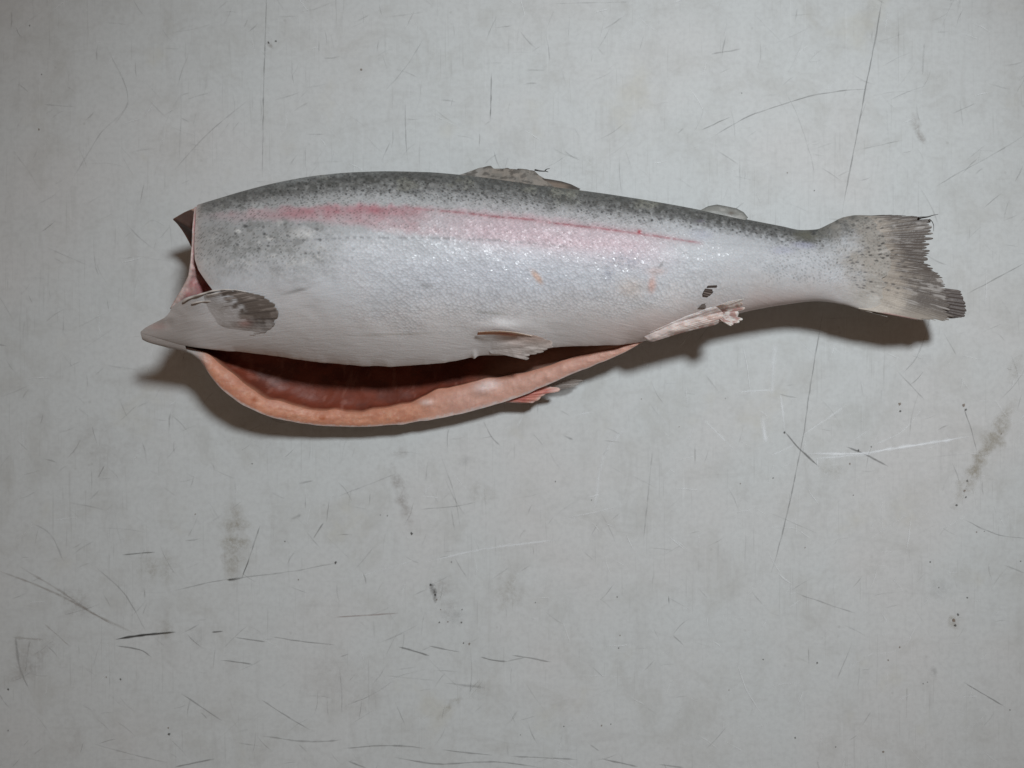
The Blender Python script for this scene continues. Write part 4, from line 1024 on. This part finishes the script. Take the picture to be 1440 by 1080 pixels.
# pink flesh of the gill collar showing in front of the shoulder
def collar(px, py, a, r, cell, fr):
    c = np.empty(px.shape + (3,)); c[...] = (0.42, 0.27, 0.255)
    n2 = fbm(px / 7, py / 8, 44)
    c = mixc(c, (0.36, 0.115, 0.13), bump1(px, 288, 12) * bump1(py, 402, 10) * 0.95)
    c = mixc(c, (0.42, 0.17, 0.17), ss(0.45, 0.65, n2) * 0.6)
    c = mixc(c, (0.55, 0.46, 0.43), (1 - ss(0.03, 0.22, r)) * 0.8)
    return mixc(c, (0.10, 0.03, 0.035), np.exp(-((px - 292 - (py - 385) * 0.45) / 3.2) ** 2) * bump1(py, 392, 14) * 0.8)
fin('collar_flesh', [(273.5,291),(270.5,318),(269.5,345),(267.5,368),(264.5,388),(256,405),(245,423),(239,434)], [(284,290),(283,318),(284,345),(290,368),(304,388),(311,402),(312,416),(302,432)], 8,
    lambda px, py, a, r: surf(px, py) - 0.9 - (2.5 + 4.5 * ss(0.35, 0.7, a)) * ss(0.05, 0.8, r) - 1.2 * bump1(a, 0.62, 0.25) + (fbm(px / 7, py / 9, 45, 3) - 0.5) * 2.0, collar, ridge=0.0, thick=2.2, na=30, per=9, seed=31, mat=M_FLESH)

# pelvic fins
def pel_paint(px, py, a, r, cell, fr):
    c = np.empty(px.shape + (3,)); c[...] = skin_here(px, py) * np.array((0.92, 0.86, 0.82))
    n2 = fbm(px / 8, py / 6, 54); st = fbm(cell * 2.3 + fr * 0.5, r * 4, 55, 3)
    c = mixc(c, (0.36, 0.32, 0.29), ss(0.45, 0.65, st) * ss(0.4, 0.8, r) * 0.6)
    c = mixc(c, (0.46, 0.22, 0.14), np.exp(-((a - 0.04) / 0.06) ** 2) * ss(0.03, 0.12, r) * (1 - ss(0.5, 0.7, r)) * 0.8)
    c = mixc(c, (0.52, 0.42, 0.38), ss(0.6, 0.75, n2) * 0.4)
    c = mixc(c, (0.47, 0.30, 0.235), bump1(a, 0.1, 0.22) * ss(0.05, 0.25, r) * 0.6)
    return mixc(c, skin_here(px, py), 1 - ss(0.0, 0.45, r))
fin('pelvic_fin', [(683,469),(680,478),(682,488),(690,497)], [(752,471),(776,479),(779,488),(768,494),(752,500),(742,507),(728,502)], 12,
    lambda px, py, a, r: surf(px, np.minimum(py, YUP(px) - 8)) + 0.15 - 0.5 * (1 - ss(0.0, 0.4, r)) + 1.0 * ss(0.25, 0.8, r) + 0.9 * np.sin(a * math.pi) * np.sin(np.clip(r, 0, 1) * math.pi) + (fbm(px / 8, py / 6, 57, 2) - 0.5) * r - np.maximum(py - YUP(px) + 8, 0) * 0.22, pel_paint, ragged=0.05, ridge=0.06, thick=0.5, na=36, per=6, seed=41, split=0.05)
# reddish slit where the upper pelvic fin joins the belly skin
def slit(px, py, a, r, cell, fr):
    c = np.empty(px.shape + (3,)); c[...] = (0.45, 0.26, 0.18)
    c = mixc(c, (0.24, 0.07, 0.045), np.exp(-((a - 0.55) / 0.25) ** 2) * bump1(r, 0.55, 0.22) * 0.9)
    return mixc(c, (0.62, 0.50, 0.43), (1 - ss(0.1, 0.35, a)) * 0.8)
fin('fin_root_slit', [(672,466.5),(671,471)], [(749,472),(743,479.5)], 2, lambda px, py, a, r: surf(px, py) + 1.5 + 0.9 * np.exp(-((a - 0.1) / 0.2) ** 2) + 0.5 * np.sin(r * 5), slit, ridge=0.0, thick=0.5, na=36, per=8, seed=42, bow=-0.05, mat=M_FLESH)

def pel2_paint(px, py, a, r, cell, fr):
    c = np.empty(px.shape + (3,)); c[...] = (0.48, 0.19, 0.15)
    st = fbm(cell * 2.3 + fr * 0.5, r * 4, 65, 3)
    c = mixc(c, (0.36, 0.10, 0.085), ss(0.42, 0.62, st) * 0.7)
    c = mixc(c, (0.56, 0.41, 0.36), ss(0.72, 0.97, r + (st - 0.5) * 0.2) * 0.8)
    c = mixc(c, (0.54, 0.40, 0.36), np.exp(-((a - 0.97) / 0.12) ** 2) * 0.7)
    return mixc(c, (0.22, 0.05, 0.045), (1 - ss(0.0, 0.1, a)) * 0.6)
fin('pelvic_fin', [(722,557),(716,558),(709,561),(704,565)], [(762,541),(790,546),(786,551),(772,553),(764,557),(758,563),(748,567),(730,567)], 11,
    lambda px, py, a, r: 11.5 + LIFT - 1.5 * r + 1.2 * np.sin(a * 4) * r, pel2_paint, ragged=0.04, ridge=0.18, thick=1.2, na=32, per=6, seed=43, split=0.03, mat=M_FLESH)
def memb(px, py, a, r, cell, fr):
    c = np.empty(px.shape + (3,)); c[...] = (0.34, 0.29, 0.26)
    return c * (0.75 + 0.5 * fbm(cell * 2.0, r * 4, 67))[..., None], 0.38 * np.ones(px.shape)
fin('fin_membrane', [(762,540),(765,549)], [(818,530),(822,536),(812,543),(800,546)], 8, lambda px, py, a, r: 8.5 + LIFT - 1.5 * r, memb, ragged=0.12, ridge=0.25, thick=0.3, na=24, seed=44, split=0.08)

# anal fin: a pinkish stump with a frayed end
def an_z(px, py, a, r):
    s0 = surf(px, np.minimum(py, YUP(px) - 8))
    return s0 + 0.2 - 0.9 * (1 - ss(0, 0.1, r)) - 0.8 * (1 - ss(0, 0.1, a)) + 1.3 * np.sin(np.clip(a, 0, 1) * math.pi) * ss(0, 0.4, r) + (fbm(px / 9, py / 5, 70, 3) - 0.5) * 0.9 * ss(0, 0.2, r) - np.maximum(py - YUP(px), 0) * 0.15
def an_paint(px, py, a, r, cell, fr):
    c = np.empty(px.shape + (3,)); c[...] = (0.52, 0.435, 0.40)
    n2 = fbm(px / 7, py / 4, 76); st = fbm(cell * 1.9 + fr, r * 7, 77, 3)
    c = mixc(c, (0.42, 0.26, 0.215), ss(0.46, 0.62, n2) * 0.65)
    c = mixc(c, (0.56, 0.49, 0.455), ss(0.58, 0.74, st) * 0.6)
    c = mixc(c, (0.36, 0.20, 0.17), ss(0.70, 0.95, a) * ss(0.48, 0.6, n2) * 0.6)
    return mixc(c, skin_here(px, py), np.maximum(1 - ss(0.0, 0.4, r), 1 - ss(0.0, 0.5, a)))
fin('anal_fin', [(903,471),(907,475),(912,478.5),(920,480)], [(1014,425),(1024,432),(1026,441),(1019,450),(1006,457)], 9, an_z, an_paint, ragged=0.05, ridge=0.16, thick=3.6, na=60, per=7, seed=45, bow=-0.015, mat=M_FLESH)
def fray_paint(px, py, a, r, cell, fr):
    c = np.empty(px.shape + (3,)); c[...] = (0.52, 0.46, 0.43)
    st = fbm(cell * 2.9 + fr * 0.7, r * 5, 87, 3)
    c = mixc(c, (0.30, 0.16, 0.14), ss(0.48, 0.60, st) * ss(0.15, 0.45, a) * 0.85)
    c = mixc(c, (0.18, 0.12, 0.11), ss(0.60, 0.7, fbm(px / 4, py / 3, 88)) * 0.5)
    return mixc(c, (0.66, 0.61, 0.57), ss(0.80, 1.0, r) * 0.7)
fin('anal_fin_fray', [(1004,432),(1007,441),(1009,447)], [(1030,421.5),(1047,419.5),(1049.5,431),(1047,441),(1045,449),(1036,460),(1025,458)], 10,
    lambda px, py, a, r: surf(px, np.minimum(py, YUP(px) - 8)) + 0.3 + 2.2 * ss(0.0, 0.45, r) + 0.9 * np.sin(a * 8) * r, fray_paint, ragged=0.10, ridge=0.3, thick=0.6, na=30, per=6, seed=46, split=0.10, mat=M_FLESH)
# dark scraps of fin stuck on the flank above it
def scrap(px, py, a, r, cell, fr):
    c = np.empty(px.shape + (3,)); c[...] = (0.06, 0.045, 0.04)
    return mixc(c, (0.30, 0.24, 0.21), np.exp(-((fr - 0.05) / 0.16) ** 2) * 0.8)
on_skin = lambda px, py, a, r: surf(px, py) + 0.55
fin('fin_scrap', [(992,405.5),(990,409),(988.5,413),(989,416.5)], [(1003,406.5),(1003.5,410),(1001,414),(996,417.5)], 4, on_skin, scrap, ragged=0.15, ridge=0.1, thick=0.3, na=10, seed=51)
fin('fin_scrap', [(995.5,401.5),(994.5,404)], [(1008,400.8),(1009,403.5)], 1, on_skin, scrap, ridge=0.1, thick=0.3, na=10, per=8, seed=52)
fin('fin_scrap', [(987,427.5),(981.5,433.5)], [(995,425.5),(993.5,434)], 3, on_skin, lambda px, py, a, r, cell, fr: scrap(px, py, a, r, cell, fr) * 0.5 + np.array((0.11, 0.095, 0.088)), ragged=0.25, ridge=0.1, thick=0.3, na=8, seed=53)

# ------------------------------------------------------------------ pieces of fins hang under their fin
def kids(name): return [o for o in fish.children if o.name.split('.')[0] == name]
pel = sorted(kids('pelvic_fin'), key=lambda o: o.name)
for child, par in [(kids('tail_lobe'), tail), (kids('anal_fin_fray'), kids('anal_fin')[0]), (kids('dorsal_fin_tip'), kids('dorsal_fin')[0]),
                   (kids('fin_root_slit'), pel[0]), (kids('fin_membrane'), pel[1]), (kids('fin_filament')[:3], tail), (kids('fin_filament')[3:], kids('dorsal_fin')[0])]:
    for o in child: o.parent = par
pel[1]['label'] = 'reddish frayed pelvic fin under the lower belly flap'
